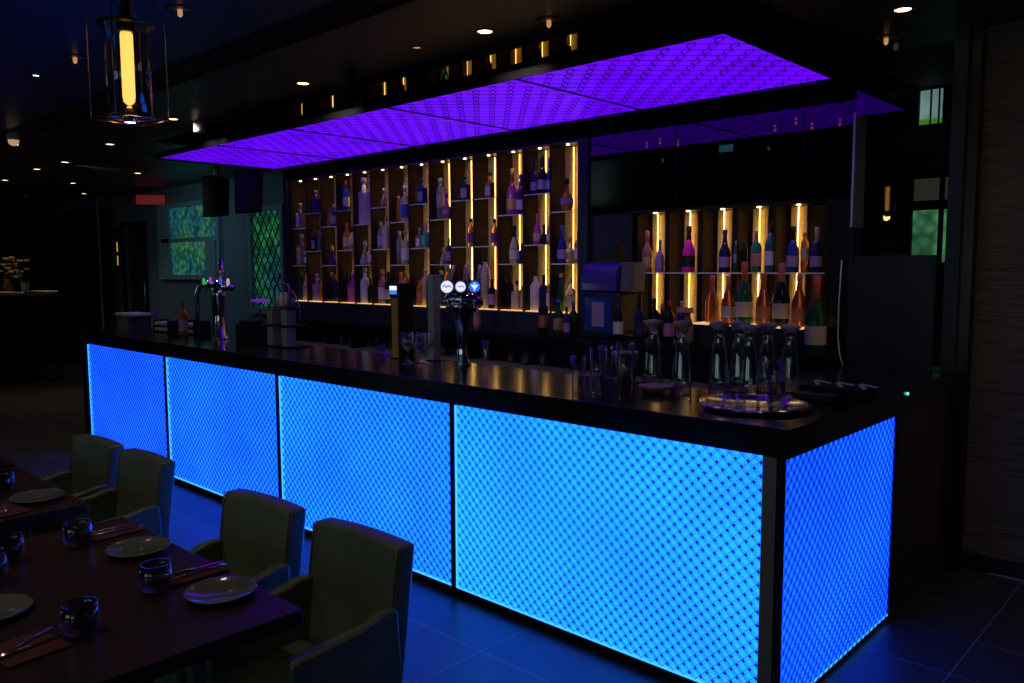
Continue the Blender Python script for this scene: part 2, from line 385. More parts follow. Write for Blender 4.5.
struct('window_pane', MB().box(-1.395, -1.176, 5.97, 5.978, 3.11, 3.16), emit('lawn_daylight', (0.15, 0.45, 0.06), 0.6), parent=bpy.data.objects['window_3'])
far_window(4, -1.42, -0.95, 1.75, 2.27, trees, [-1.155])
far_window(5, -1.42, -0.95, 2.36, 2.58, emit('frosted_transom', (0.10, 0.09, 0.06), 0.35), [-1.155])
far_window(6, -3.60, -3.39, 3.05, 3.14, emit('teal_clerestory', (0.08, 0.42, 0.50), 0.8), [])
far_window(7, -3.07, -2.74, 2.94, 3.02, emit('teal_clerestory_long', (0.06, 0.36, 0.48), 0.7), [])
# lantern lights hanging in the back room
redl = emit('red_lantern_glass', (1.0, 0.16, 0.05), 1.1)
for i, (x, z) in enumerate([(-3.288, 2.905), (-3.139, 2.927), (-2.938, 2.887), (-1.97, 2.912), (-1.783, 2.948), (-1.643, 2.89), (-1.409, 2.894)]):
    words = ['farthest left', 'second from left', 'third from left', 'fourth from left', 'third from right', 'second from right', 'farthest right']
    t = thing('hanging_lantern', (x, 4.0, z), 'tiny red lantern glowing in the dark glazing above the niche, ' + words[i], 'lantern', 'red lanterns behind the dark glazing')
    MB().cyl((0, 0, 0.0305), (0, 0, 3.46 - z), 0.004, 6).build('cord', M['matte_black'], t)
    MB().lathe([(0.006, -0.03), (0.011, -0.026), (0.011, -0.008), (0.006, -0.004)], n=10).build('lantern_glass', redl, t)
    MB().lathe([(0.006, 0.008), (0.01, 0.010), (0.01, 0.024), (0.003, 0.03)], n=10).build('lantern_top', redl, t)

# ------------------------------------------------------------------ lattice helper
def lattice(P, w, h, pitch, wire, gap, depth, mat, mat2, parent, knot, flip=False):
    """double diagonal wires crossing over a w x h rectangle; P maps (u, v, n) to space"""
    m = MB()
    def seg(c, s):
        # line v = s*(u) + c clipped to the rectangle
        pts = []
        for u in (0, w):
            v = s * u + c
            if -1e-9 <= v <= h + 1e-9: pts.append((u, v))
        for v in (0, h):
            u = (v - c) / s
            if 0 < u < w: pts.append((u, v))
        if len(pts) < 2: return
        a, b = min(pts), max(pts)
        if math.hypot(a[0] - b[0], a[1] - b[1]) < 0.01: return
        for off in ((-gap / 2, gap / 2) if knot else ((0,) if s > 0 else ())):
            dx, dy = (b[0] - a[0]), (b[1] - a[1]); l = math.hypot(dx, dy); nx, ny = -dy / l, dx / l
            o1, o2 = off - wire / 2, off + wire / 2
            vs = []
            for n in (0, depth):
                for (q, o) in ((a, o1), (b, o1), (b, o2), (a, o2)):
                    vs.append(P(min(max(q[0] + nx * o, 0), w), min(max(q[1] + ny * o, 0), h), n + (depth if s < 0 else 0)))
            m.add(vs, [(0, 1, 2, 3), (4, 5, 6, 7), (0, 1, 5, 4), (2, 3, 7, 6)])
    k = -int(w / pitch) - 1
    while k * pitch < h: seg(k * pitch, 1); k += 1
    k = 0
    while k * pitch < h + w: seg(k * pitch, -1); k += 1
    o = m.build('wire_mesh', mat, parent)
    if knot:
        m = MB(); half = pitch / 2; i = 0
        while i * half <= w:
            j = i % 2
            while j * half <= h:
                u, v = i * half, j * half
                if knot < u < w - knot and knot < v < h - knot:
                    vs = [P(u - knot, v, 2.2 * depth), P(u, v - knot, 2.2 * depth), P(u + knot, v, 2.2 * depth), P(u, v + knot, 2.2 * depth),
                          P(u, v, 2.8 * depth)]
                    m.add(vs, [(0, 1, 4), (1, 2, 4), (2, 3, 4), (3, 0, 4), (3, 2, 1, 0)])
                j += 2
            i += 1
        m.build('mesh_knots', mat2, parent)
    return o

# ------------------------------------------------------------------ bar counter
bar = thing('bar_counter', (0, 0, 0), 'long bar counter faced with glowing blue woven mesh panels', 'bar counter')
ZB, ZT, ZS = 0.03, 1.02, 1.13
XD = [-6.86, -5.176, -3.482, -1.786, -0.085]
core = MB().box(-6.98, -0.075, 0.075, 0.55, 0.03, 1.0).box(-0.56, -0.075, 0.55, 2.03, 0.03, 1.0).box(-6.9, -0.1, 0.10, 0.5, 0.0, 0.03)
core.build('carcass', M['black'], bar)
MB().box(-6.98, -0.0, 0.012, 0.07, 0.0, 0.03).box(-0.07, -0.012, 0.07, 1.23, 0.0, 0.03).build('plinth', M['matte_black'], bar)
fr = MB()
for x in XD[1:-1]: fr.box(x - 0.011, x + 0.011, -0.006, 0.07, ZB, ZT)
fr.box(-6.98, XD[0] - 0.008, -0.004, 0.07, ZB, ZT)
fr.box(-6.98, -0.1, 0.002, 0.07, ZB, ZB + 0.012)
fr.box(-0.07, -0.002, 1.212, 1.24, ZB, ZT)
fr.build('panel_frame', M['matte_black'], bar)
MB().box(XD[4] + 0.004, -0.026, -0.012, 0.07, 0.0, ZT).build('corner_post', M['steel_post'], bar)
MB().box(-0.0255, 0.0, -0.014, 0.012, 0.0, ZT).build('corner_edge', M['black'], bar)
specs = [(0.016, 0.20, 3.6), (0.016, 0.28, 3.8), (0.016, 0.37, 4.0), (0.02, 0.52, 4.2)]
pcol = []
for i in range(4):
    x0, x1 = XD[i] + (0.011 if i else 0.0), XD[i + 1] - (0.011 if i < 3 else 0.0)
    em = emit('blue_backlit_acrylic_%d' % (i + 1), specs[i], 1.0, 0.16, 1.6)
    p = MB().box(x0, x1, 0.022, 0.07, ZB + 0.012, ZT).build('light_panel', em, bar)
    p['label'] = 'glowing blue panel'
    lattice(lambda u, v, n, x0=x0: (x0 + u, 0.012 - n, ZB + 0.012 + v), x1 - x0, ZT - ZB - 0.012, 0.0525, 0.0026, 0.0125, 0.0016, M['wire_blue'], M['node_blue'], p, 0.0068)
em = emit('blue_backlit_acrylic_side', (0.012, 0.21, 3.6), 1.0, 0.25, 1.6)
p = MB().box(-0.07, -0.012, 0.012, 1.212, ZB, ZT).build('light_panel', em, bar)
p['label'] = 'deep blue side panel'
lattice(lambda u, v, n: (-0.006 + n, 0.012 + u, ZB + v), 1.2, ZT - ZB, 0.0525, 0.0026, 0.0125, 0.0016, M['wire_blue'], M['node_blue'], p, 0.0068)
edge = emit('cyan_led_edge', (0.06, 0.62, 2.6), 1.1)
for i in range(4):
    x0, x1 = XD[i] + (0.012 if i else 0.001), XD[i + 1] - (0.012 if i < 3 else 0.001)
    MB().box(x0, x0 + 0.012, 0.008, 0.0215, ZB + 0.02, ZT - 0.01).box(x0, x1, 0.008, 0.0215, ZB + 0.0125, ZB + 0.02).build('led_strip', edge, bar)
MB().box(-0.0115, -0.007, 0.014, 1.21, ZB + 0.0005, ZB + 0.008).build('led_strip', edge, bar)
MB().box(-0.0745, -0.006, 1.2405, 2.03, 0.0, 1.02).build('side_cladding', M['darkwood'], bar)

top = MB().prism([(-7.06, -0.022), (0.022, -0.022), (0.022, 1.27), (-0.0, 1.27), (-0.0, 2.05), (-0.60, 2.05), (-0.60, 0.655), (-7.06, 0.655)], ZT + 0.001, ZS, 'z').build('bar_worktop', M['granite'], None, 0.003)
tag(top, 'black polished stone worktop running over the blue lit bar', 'worktop')
MB().cyl((0.024, 1.262, 1.112), (0.03, 1.262, 1.112), 0.007, 10).build('indicator_light', M['green_led'], top)

# ------------------------------------------------------------------ violet canopy
cx0, cx1, cy0, cy1, cz = -7.08, -0.723, 0.809, 2.175, 2.82
can = thing('light_canopy', (0, 0, 0), 'long violet glowing mesh canopy hung above the bar', 'light canopy')
MB().box(cx0 - 0.01, cx1 + 0.01, cy0 - 0.01, cy1 + 0.01, cz + 0.04, cz + 0.052).build('housing', M['bulkhead'], can)
fr = MB()
js = [-7.08, -5.86, -4.62, -3.36, -2.12, -0.723]
for x in js[1:-1]: fr.box(x - 0.0025, x + 0.0025, cy0, cy1, cz + 0.012, cz + 0.04)
fr.box(cx0 - 0.008, cx1 + 0.008, cy0 - 0.008, cy0 - 0.001, cz, cz + 0.04).box(cx0 - 0.008, cx1 + 0.008, cy1 + 0.001, cy1 + 0.008, cz, cz + 0.04)
fr.box(cx0 - 0.008, cx0, cy0, cy1, cz, cz + 0.04).box(cx1, cx1 + 0.008, cy0, cy1, cz, cz + 0.04)
fr.build('canopy_frame', M['matte_black'], can)
hg = MB()
for x in (-6.5, -4.62, -2.7, -1.0):
    for y in (1.0, 2.0): hg.cyl((x, y, cz + 0.052), (x, y, 3.8), 0.006, 6)
hg.build('suspension_rods', M['matte_black'], can)
vio = emit('violet_backlit_acrylic', (0.145, 0.001, 1.05), 1.0, 0.22, 2.2)
for i in range(5):
    x0, x1 = js[i] + 0.0025, js[i + 1] - 0.0025
    p = MB().box(x0, x1, cy0, cy1, cz + 0.022, cz + 0.0395).build('light_panel', vio, can)
    p['label'] = 'glowing violet panel'
    lattice(lambda u, v, n, x0=x0: (x0 + u, cy0 + v, cz + 0.012 - n), x1 - x0, cy1 - cy0, 0.156, 0.006, 0.04, 0.002, M['wire_violet'], M['wire_violet'], p, 0)
    ch = MB(); W_, H_ = x1 - x0, cy1 - cy0; st_ = 0.156 / math.sqrt(2); c_ = 0.0
    while c_ < W_ + H_:
        l_ = 0.0
        while l_ < 12:
            u, v = c_ - l_ / math.sqrt(2), l_ / math.sqrt(2)
            if v > H_: break
            if 0.03 < u < W_ - 0.03 and 0.03 < v < H_ - 0.03:
                ring = []
                for q in range(10):
                    a_ = 2 * PI * q / 10
                    for rr in (1.0, 0.70):
                        e_, g_ = math.cos(a_) * st_ * 0.5 * (rr + (0.06 if rr < 1 else 0)), math.sin(a_) * 0.023 * rr
                        ring.append((x0 + u + (-e_ + g_) / math.sqrt(2), cy0 + v + (e_ + g_) / math.sqrt(2), cz + 0.004))
                ch.add(ring, [(2 * q, 2 * ((q + 1) % 10), 2 * ((q + 1) % 10) + 1, 2 * q + 1) for q in range(10)])
            l_ += st_
        c_ += 0.156
    ch.build('chain_links', M['wire_violet'], p)

# high-level tier of the same shelving, glimpsed between canopy and ceiling edge
up_ = thing('upper_shelving', (-4.94, 2.35, 2.86), 'high tier of lit shelving glimpsed between the canopy and ceiling', 'shelving')
def offu(o): o.location = (4.94, -2.35, -2.86); return o
offu(MB().box(-7.06, -2.82, 2.50, 2.56, 2.862, 3.78).build('back_panel', M['baywood'], up_))
UB = [-7.06 + i * 4.24 / 14 for i in range(15)]
for i, x in enumerate(UB):
    offu(MB().box(x - 0.009, x + 0.009, 2.35, 2.50, 2.862, 3.78).build('divider', M['baywood'], up_))
    if i in (0, 2, 3, 5, 6, 8, 9, 10, 11, 12, 13):
        offu(MB().box(x + 0.03, x + 0.17, 2.488, 2.4995, 2.87, 3.70).build('gold_strip', M['goldwood'], up_))
        offu(MB().box(x + 0.115, x + 0.119, 2.462, 2.466, 2.87, 3.66).build('led_strip', emit('amber_led_tape_%d' % i, (1.0, 0.55, 0.12), 3.0), up_))
        offu(MB().box(x + 0.009, x + 0.294, 2.354, 2.478, 3.335, 3.345).build('glass_shelf', M['steel'], up_))

# ------------------------------------------------------------------ bottle shelving
sh = thing('bottle_shelving', (-4.94, 2.35, 1.34), 'tall walnut back bar shelving with golden lit bays full of bottles', 'shelving')
def loc(mb): return mb
BX = [-7.06 + i * 4.24 / 14 for i in range(15)]
def off(o): o.location = (4.94, -2.35, -1.34); return o
YF, YK = 2.35, 2.53
off(MB().box(-7.06, -2.82, YK, 2.56, 1.34, 2.73).build('back_panel', M['goldwood'], sh))
off(MB().box(-7.06, -2.82, YF, YK, 2.71, 2.73).build('top_board', M['shelfwood'], sh))
b = off(MB().box(-7.06, -2.82, 2.335, YK, 1.19, 1.335).build('base_plinth', M['navy'], sh))
for i, x in enumerate(BX):
    off(MB().box(x - 0.009, x + 0.009, YF, YK, 1.336, 2.71).build('divider', M['baywood'], sh))
LV = {'A': (1.747, 2.17), 'B': (1.907, 2.33)}
pat = ['A', 'B', 'A', 'B', 'A', 'B', 'A', 'B', 'A', 'B', 'B', 'A', 'B', 'A']
for i in range(14):
    x0, x1 = BX[i] + 0.009, BX[i + 1] - 0.009
    off(MB().box(x0, x1, YF + 0.01, YK, 1.336, 1.344).build('lit_base', M['glow_base'], sh))
    off(MB().box(x0 + 0.110, x0 + 0.113, YK - 0.028, YK - 0.024, 1.346, 2.70).build('led_strip', M['led'], sh))
    off(MB().cyl((x0 + 0.14, YF + 0.045, 2.703), (x0 + 0.14, YF + 0.045, 2.709), 0.013, 12).build('spotlight', M['led_spot'], sh))
    for z in LV[pat[i]]:
        off(MB().box(x0, x1, YF + 0.004, YK - 0.01, z - 0.010, z).build('glass_shelf', M['shelf_glass'], sh))
        off(MB().box(x0, x1, YF - 0.001, YF + 0.0035, z - 0.010, z).build('shelf_edge', M['shelf_edge'], sh))

# the lower niche on the right
ni = thing('bottle_niche', (-1.57, 2.35, 1.19), 'wide lit bottle niche under the dark glazing', 'shelving')
def offn(o): o.location = (1.57, -2.35, -1.19); return o
offn(MB().box(-2.32, -0.81, 2.53, 2.555, 1.19, 2.10).build('back_panel', M['baywood'], ni))
offn(MB().box(-2.335, -2.305, YF, 2.53, 1.19, 2.14).box(-0.83, -0.80, YF, 2.53, 1.19, 2.14).box(-2.305, -0.83, YF, 2.53, 2.118, 2.14).build('niche_frame', M['bronze'], ni))
offn(MB().box(-0.80, -0.62, YF + 0.01, 2.37, 1.19, 2.14).build('side_infill', M['black'], ni))
offn(MB().box(-2.304, -0.831, YF + 0.004, 2.50, 1.665, 1.675).build('glass_shelf', M['shelf_glass'], ni))
offn(MB().box(-2.304, -0.831, YF - 0.001, YF + 0.0035, 1.665, 1.675).build('shelf_edge', M['shelf_edge'], ni))
for i, x in enumerate([-2.175, -1.895, -1.62, -1.35, -1.075]):
    offn(MB().box(x - 0.06, x + 0.05, 2.518, 2.529, 1.2, 2.115).build('gold_strip', M['goldwood'], ni))
    offn(MB().box(x - 0.002, x + 0.002, 2.495, 2.499, 1.2, 2.112).build('led_strip', M['led'], ni))
    offn(MB().box(x - 0.11, x - 0.10, 2.38, 2.529, 1.68, 2.116).box(x - 0.11, x - 0.10, 2.38, 2.529, 1.2, 1.66).build('divider', M['baywood'], ni))
    offn(MB().cyl((x + 0.05, 2.38, 2.111), (x + 0.05, 2.38, 2.1175), 0.014, 12).build('spotlight', M['led_spot'], ni))

# back counter
bc = thing('back_counter', (-3.8, 2.1, 0), 'low black back counter under the bottle shelves', 'counter')
def offb(o): o.location = (3.8, -2.1, 0); return o
offb(MB().box(-7.0, -0.62, 1.93, 2.33, 1.15, 1.19).build('counter_top', M['granite'], bc))
offb(MB().box(-7.0, -0.62, 2.22, 2.33, 0.0, 1.149).build('back_board', M['black'], bc))
offb(MB().box(-7.0, -0.62, 1.96, 2.22, 0.0, 0.90).build('cabinet_body', M['black'], bc))
offb(MB().box(-7.0, -0.62, 1.95, 2.22, 0.901, 0.92).build('under_shelf', M['steel'], bc))
for x in (-6.99, -5.4, -3.8, -2.2, -0.64): offb(MB().box(x, x + 0.02, 1.96, 2.22, 0.921, 1.149).build('upright_board', M['black'], bc))
ri = MB().box(-1.62, -0.84, 2.06, 2.27, 1.191, 1.325).build('display_riser', M['navy']); tag(ri, 'low navy riser holding the row of champagne bottles', 'riser')
MB().box(-1.61, -0.85, 2.07, 2.26, 1.326, 1.336).build('lit_top', emit('amber_lit_top', (1.0, 0.55, 0.25), 0.9), ri)

# ------------------------------------------------------------------ bottles
def bottle(name, x, y, z, kind, h, g, lb, cp, label, group, ring=None):
    gm = M['b_' + g]; cm = M['l_' + cp] if cp in LC else M['white']
    t = thing(name, (x, y, z), label, 'bottle' if name != 'jar' else 'jar', group, random.uniform(-0.15, 0.15))
    n = 16
    def ring_(r, a, b_): return MB().lathe([(r, a), (r, b_)], n=n, closed=False)
    if kind == 'wine':
        r = 0.125 * h; P = [(r * .9, 0), (r, .02 * h), (r, .60 * h), (r * .8, .67 * h), (.048 * h, .75 * h), (.043 * h, .84 * h)]; c = [(.046 * h, .8405 * h), (.046 * h, .985 * h), (.04 * h, h)]; la = (.15, .45)
    elif kind == 'champ':
        r = 0.135 * h; P = [(r * .92, 0), (r, .02 * h), (r, .42 * h), (r * .9, .50 * h), (r * .62, .60 * h), (.056 * h, .70 * h)]; c = [(.058 * h, .7005 * h), (.046 * h, .86 * h), (.055 * h, .88 * h), (.055 * h, .98 * h), (.04 * h, h)]; la = (.12, .36)
    elif kind == 'spirit':
        r = 0.14 * h; P = [(r * .95, 0), (r, .02 * h), (r, .60 * h), (r * .7, .68 * h), (.05 * h, .73 * h), (.045 * h, .86 * h)]; c = [(.055 * h, .8605 * h), (.055 * h, h)]; la = (.14, .48)
    elif kind == 'tall':
        r = 0.095 * h; P = [(r, 0), (r, .74 * h), (r * .5, .82 * h), (r * .45, .9 * h)]; c = [(r * .52, .9005 * h), (r * .52, h)]; la = (.3, .6)
    elif kind == 'flask':
        r = 0.19 * h; P = [(r * .6, 0), (r * .95, .12 * h), (r, .28 * h), (r * .85, .44 * h), (r * .4, .56 * h), (.05 * h, .62 * h), (.048 * h, .8 * h)]; c = [(.07 * h, .8005 * h), (.07 * h, h)]; la = (.2, .38)
    elif kind == 'decanter':
        r = 0.24 * h; P = [(r, 0), (r, .05 * h), (r * .7, .35 * h), (r * .25, .62 * h), (r * .22, .74 * h)]; c = [(r * .3, .7405 * h), (r * .42, .86 * h), (r * .2, h)]; la = (.06, .2)
    elif kind == 'jar':
        r = 0.2 * h; P = [(r, 0), (r, .75 * h)]; c = [(r * 1.04, .7505 * h), (r * 1.04, h)]; la = (.2, .6)
    if kind in ('square', 'gift'):
        w = (0.17 if kind == 'square' else 0.115) * h; hb = (.62 if kind == 'square' else .70) * h
        MB().box(-w, w, -w * .7, w * .7, 0, hb).build('glass_body' if kind == 'square' else 'carton', gm, t, 0.006)
        MB().lathe([(.09 * h, hb), (.05 * h, hb + .05 * h), (.045 * h, .88 * h)], n=12).build('neck', gm, t)
        MB().lathe([(.06 * h, .8805 * h), (.06 * h, h)], n=12).build('cap', cm, t)
        if lb != 'none': MB().box(-w * .82, w * .82, -w * .7 - .002, -w * .7 - .0005, .12 * h, .48 * h).build('label', M['l_' + lb], t)
        return t
    MB().lathe(P, n=n).build('glass_body', gm, t)
    MB().lathe(c, n=12).build('cap', cm, t)
    if lb != 'none':
        if kind in ('flask', 'decanter'):
            a = MB().lathe([(r * 1.01 * (1.0 if kind == 'flask' else .92), la[0] * h), (r * 1.02 * (1.0 if kind == 'flask' else .82), la[1] * h)], n=n, closed=False)
        else: a = ring_(r * 1.015, la[0] * h, la[1] * h)
        a.build('label', M['l_' + lb], t)
    return t
LVN = {'A2': (2.17, 'upper shelf'), 'B2': (2.33, 'upper shelf'), 'A1': (1.747, 'middle shelf'), 'B1': (1.907, 'middle shelf'), '0': (1.344, 'lit base')}
ORD = ['first', 'second', 'third', 'fourth', 'fifth', 'sixth', 'seventh', 'eighth', 'ninth', 'tenth', 'eleventh', 'twelfth', 'thirteenth', 'fourteenth']
RW = {'wine': .125, 'champ': .135, 'spirit': .14, 'tall': .095, 'flask': .19, 'decanter': .24, 'jar': .2, 'square': .17, 'gift': .13}
BAY=[
(1,'A2',0.040,0.291,'square','clear','white','silver','white labelled square bottle with silver cap'),
(1,'A1',0.040,0.362,'square','clear','cream','silver','tall cream boxed bottle'),
(1,'A1',0.145,0.162,'jar','clear','white','white','small white jar'),
(1,'0',0.041,0.352,'wine','green','none','green','slim green bottle'),
(1,'0',0.157,0.302,'spirit','clear','cream','gold','clear bottle with gold cap'),
(2,'B2',0.094,0.260,'square','purple','none','cream','dark purple bottle with pale stopper'),
(2,'B1',0.055,0.251,'square','black','lilac','black','black bottle with lilac label'),
(2,'B1',0.145,0.226,'spirit','teal','none','silver','small teal bottle'),
(2,'0',0.049,0.309,'square','lilac','lilac','lilac','lilac square bottle'),
(2,'0',0.140,0.205,'spirit','amber','none','gold','small amber bottle'),
(3,'A2',0.021,0.200,'flask','amber','none','black','small orange flask'),
(3,'A2',0.117,0.243,'spirit','blue','cream','white','blue bottle with cream band'),
(3,'A1',0.080,0.223,'decanter','purple','none','gold','dark round decanter with gold stopper'),
(3,'0',-0.015,0.326,'wine','black','none','lilac','black bottle with lilac cap'),
(3,'0',0.111,0.301,'wine','navy','none','gold','navy bottle with gold neck'),
(4,'B2',0.054,0.325,'wine','blue','silver','copper','tall blue bottle with silver label'),
(4,'B1',-0.046,0.296,'spirit','amber','cream','red','red capped bottle'),
(4,'B1',0.038,0.261,'decanter','clear','white','black','clear decanter'),
(4,'B1',0.129,0.303,'tall','cyan','none','cyan','bright cyan bottle'),
(4,'0',-0.030,0.341,'wine','black','none','black','tall black bottle'),
(4,'0',0.081,0.328,'square','pink','pink','cream','pink square bottle'),
(5,'A2',0.007,0.489,'gift','white','none','white','tall white boxed bottle'),
(5,'A2',0.121,0.474,'gift','cream','none','white','tall cream boxed bottle'),
(5,'A1',0.028,0.256,'decanter','clear','silver','silver','clear round decanter'),
(5,'A1',0.133,0.222,'spirit','rose','white','copper','rose bottle with copper cap'),
(5,'0',-0.004,0.376,'spirit','silver','white','silver','silver shaker shaped bottle'),
(5,'0',0.120,0.266,'wine','black','none','black','small black bottle'),
(6,'B2',0.110,0.195,'flask','clear','gold','silver','round clear flask with gold label'),
(6,'B1',0.040,0.280,'spirit','clear','lilac','cream','clear bottle with lilac label'),
(6,'B1',0.139,0.329,'gift','cream','none','copper','slim cream carton'),
(6,'0',0.048,0.355,'spirit','rose','white','rose','tall rose bottle'),
(6,'0',0.148,0.331,'wine','black','cream','black','black wine bottle with cream label'),
(7,'A2',0.006,0.263,'tall','amber','none','gold','thin amber bottle'),
(7,'A2',0.148,0.360,'spirit','clear','blue','white','clear bottle with blue label'),
(7,'A1',0.035,0.335,'tall','clear','none','silver','tall clear bottle'),
(7,'A1',0.146,0.342,'spirit','clear','white','silver','clear bottle with white label'),
(7,'0',0.016,0.327,'spirit','rose','copper','copper','copper rose bottle'),
(7,'0',0.136,0.344,'tall','amber','cream','gold','slim amber bottle'),
(8,'B2',0.109,0.254,'square','blue','silver','navy','blue square bottle with silver band'),
(8,'B1',0.054,0.197,'square','clear','white','silver','white labelled squat bottle'),
(8,'B1',0.152,0.225,'spirit','cyan','none','silver','pale cyan bottle'),
(8,'0',-0.011,0.299,'spirit','amber','copper','black','brown bottle with copper label'),
(8,'0',0.057,0.357,'tall','cream','none','cream','slim cream bottle'),
(8,'0',0.148,0.394,'spirit','clear','none','silver','tall clear bottle'),
(9,'A2',0.065,0.392,'tall','clear','cream','white','tall pale tube bottle'),
(9,'A2',0.143,0.247,'flask','pink','pink','purple','magenta ball shaped bottle'),
(9,'A1',0.100,0.163,'decanter','clear','none','gold','small clear triangular decanter'),
(9,'A1',0.171,0.247,'spirit','purple','lilac','gold','purple bottle with lilac label'),
(9,'0',-0.022,0.350,'spirit','teal','none','silver','teal bottle'),
(9,'0',0.165,0.383,'tall','amber','none','silver','tall amber bottle'),
(10,'B2',0.110,0.231,'square','navy','silver','black','navy square bottle'),
(10,'B1',0.178,0.259,'spirit','amber','purple','black','amber bottle with purple label'),
(10,'0',0.015,0.359,'wine','black','none','navy','dark wine bottle'),
(10,'0',0.124,0.336,'tall','teal','none','silver','slim teal bottle'),
(11,'B2',0.126,0.233,'square','amber','white','black','amber bottle with white label'),
(11,'B1',0.179,0.242,'spirit','amber','purple','black','amber bottle with purple label'),
(11,'0',0.046,0.47,'tall','cream','none','black','very tall cream carton with black cap'),
(11,'0',0.136,0.272,'spirit','black','lilac','black','black bottle with lilac label'),
(11,'0',0.218,0.252,'spirit','rose','copper','gold','orange rose bottle'),
(12,'A2',0.099,0.403,'champ','pink','gold','gold','tall pink champagne bottle'),
(12,'A2',0.200,0.347,'champ','purple','white','purple','dark champagne bottle with white label'),
(12,'A1',0.121,0.334,'champ','clear','white','black','clear bell shaped bottle'),
(12,'A1',0.211,0.174,'spirit','navy','none','black','small navy bottle'),
(12,'0',0.028,0.339,'wine','black','none','black','black bottle with pourer'),
(12,'0',0.095,0.257,'square','clear','cream','black','cream labelled square bottle'),
(12,'0',0.197,0.290,'spirit','amber','cream','gold','amber bottle with cream label'),
(13,'B2',0.037,0.290,'champ','navy','lilac','navy','navy champagne bottle with lilac crest'),
(13,'B2',0.133,0.322,'champ','black','silver','black','black champagne bottle with silver crest'),
(13,'B2',0.227,0.293,'champ','blue','silver','blue','blue champagne bottle'),
(13,'B1',0.087,0.265,'champ','pink','cream','rose','pink champagne bottle'),
(13,'B1',0.150,0.170,'flask','black','none','black','small black flask'),
(13,'B1',0.211,0.236,'champ','rose','cream','pink','rose champagne bottle'),
(13,'0',0.064,0.345,'spirit','white','none','black','white bottle with black neck'),
(13,'0',0.144,0.308,'wine','navy','none','black','navy bottle with pourer'),
(13,'0',0.228,0.323,'spirit','rose','white','teal','pale rose bottle with teal cap'),
(14,'A2',0.108,0.280,'flask','amber','lilac','black','round amber flask with lilac label'),
(14,'A1',0.045,0.317,'champ','blue','lilac','blue','blue patterned bottle'),
(14,'A1',0.115,0.224,'flask','clear','gold','gold','round clear flask'),
(14,'A1',0.173,0.264,'spirit','amber','white','black','yellow bottle with white label'),
(14,'0',0.041,0.319,'tall','green','none','cream','slim green bottle'),
(14,'0',0.148,0.282,'spirit','clear','cream','lilac','clear bottle with cream label'),
]

cells = {}
for r_ in BAY: cells.setdefault((r_[0], r_[1]), []).append(r_)
for (bay, lv), items in cells.items():
    items.sort(key=lambda q: q[2]); xs = []
    lo, hi = 0.015, 4.24 / 14 - 0.015
    for q in items:
        w = RW[q[4]] * q[3]; x = max(q[2], lo + w)
        if xs: x = max(x, xs[-1][0] + xs[-1][1] + w + 0.004)
        xs.append([x, w])
    over = xs[-1][0] + xs[-1][1] - hi
    if over > 0:
        for p_ in reversed(range(len(xs))):
            lim = hi - xs[p_][1] if p_ == len(xs) - 1 else xs[p_ + 1][0] - xs[p_ + 1][1] - xs[p_][1] - 0.003
            xs[p_][0] = min(xs[p_][0], lim)
    z, nm = LVN[lv]
    for q, (x, w) in zip(items, xs):
        name = {'jar': 'jar', 'gift': 'boxed_bottle', 'champ': 'champagne_bottle'}.get(q[4], 'liquor_bottle')
        bottle(name, BX[bay - 1] + x, YF + 0.085, z + 0.0005, q[4], q[3], q[5], q[6], q[7],
               '%s on the %s, %s bay from left' % (q[8], nm, ORD[bay - 1]), 'bottles on the walnut shelving')
G2 = 'bottles on the glass shelf of the niche'
for x, h, k, g, l, c, w in [
    (-2.222, .313, 'champ', 'rose', 'gold', 'rose', 'slim rose bottle with gold bands at the left end of the niche shelf'),
    (-2.11, .24, 'champ', 'lilac', 'lilac', 'lilac', 'dusty pink bottle, second from left on the niche shelf'),
    (-1.862, .336, 'champ', 'magenta', 'black', 'black', 'bright magenta champagne bottle standing alone on the niche shelf'),
    (-1.573, .30, 'champ', 'navy', 'lilac', 'navy', 'navy champagne bottle left of the pale teal bottle on niche shelf'),
    (-1.482, .217, 'tall', 'teal', 'silver', 'silver', 'pale teal patterned cylindrical bottle on the niche shelf'),
    (-1.42, .215, 'tall', 'black', 'none', 'black', 'short black cylinder bottle beside the teal one on niche shelf'),
    (-1.335, .285, 'wine', 'teal', 'rose', 'rose', 'dark teal wine bottle with pink label on the niche shelf'),
    (-1.23, .318, 'wine', 'teal', 'white', 'black', 'tall dark teal wine bottle with white label on the niche shelf'),
    (-1.075, .305, 'champ', 'blue', 'lilac', 'black', 'blue necked champagne bottle with lilac label, third from right in niche'),
    (-0.995, .264, 'tall', 'amber', 'cream', 'tan', 'slim bottle with cream label and tan neck on niche shelf'),
    (-0.915, .293, 'champ', 'navy', 'lilac', 'cream', 'navy bottle with white neck at the right end of niche shelf')]:
    bottle('champagne_bottle' if k == 'champ' else 'wine_bottle', x, 2.425, 1.6755, k, h, g, l, c, w, G2)
for x, h, g, l, c, w in [
    (-1.52, .32, 'rosewine', 'none', 'coral', 'orange rose champagne bottle at the left end of the lit riser'),
    (-1.40, .32, 'rosewine', 'silver', 'rose', 'champagne bottle with silver label, second on the lit riser'),
    (-1.283, .41, 'green', 'cream', 'coral', 'tall green champagne bottle with cream label and coral neck on riser'),
    (-1.15, .335, 'rosewine', 'copper', 'coral', 'rose champagne bottle with copper label between two green ones'),
    (-1.028, .40, 'black', 'cream', 'rose', 'tall dark champagne bottle with cream label, second from right on riser'),
    (-0.91, .33, 'rosewine', 'copper', 'coral', 'amber champagne bottle at the right end of the lit riser')]:
    bottle('champagne_bottle', x, 2.165, 1.3365, 'champ', h, g, l, c, w, 'champagne bottles on the lit riser')
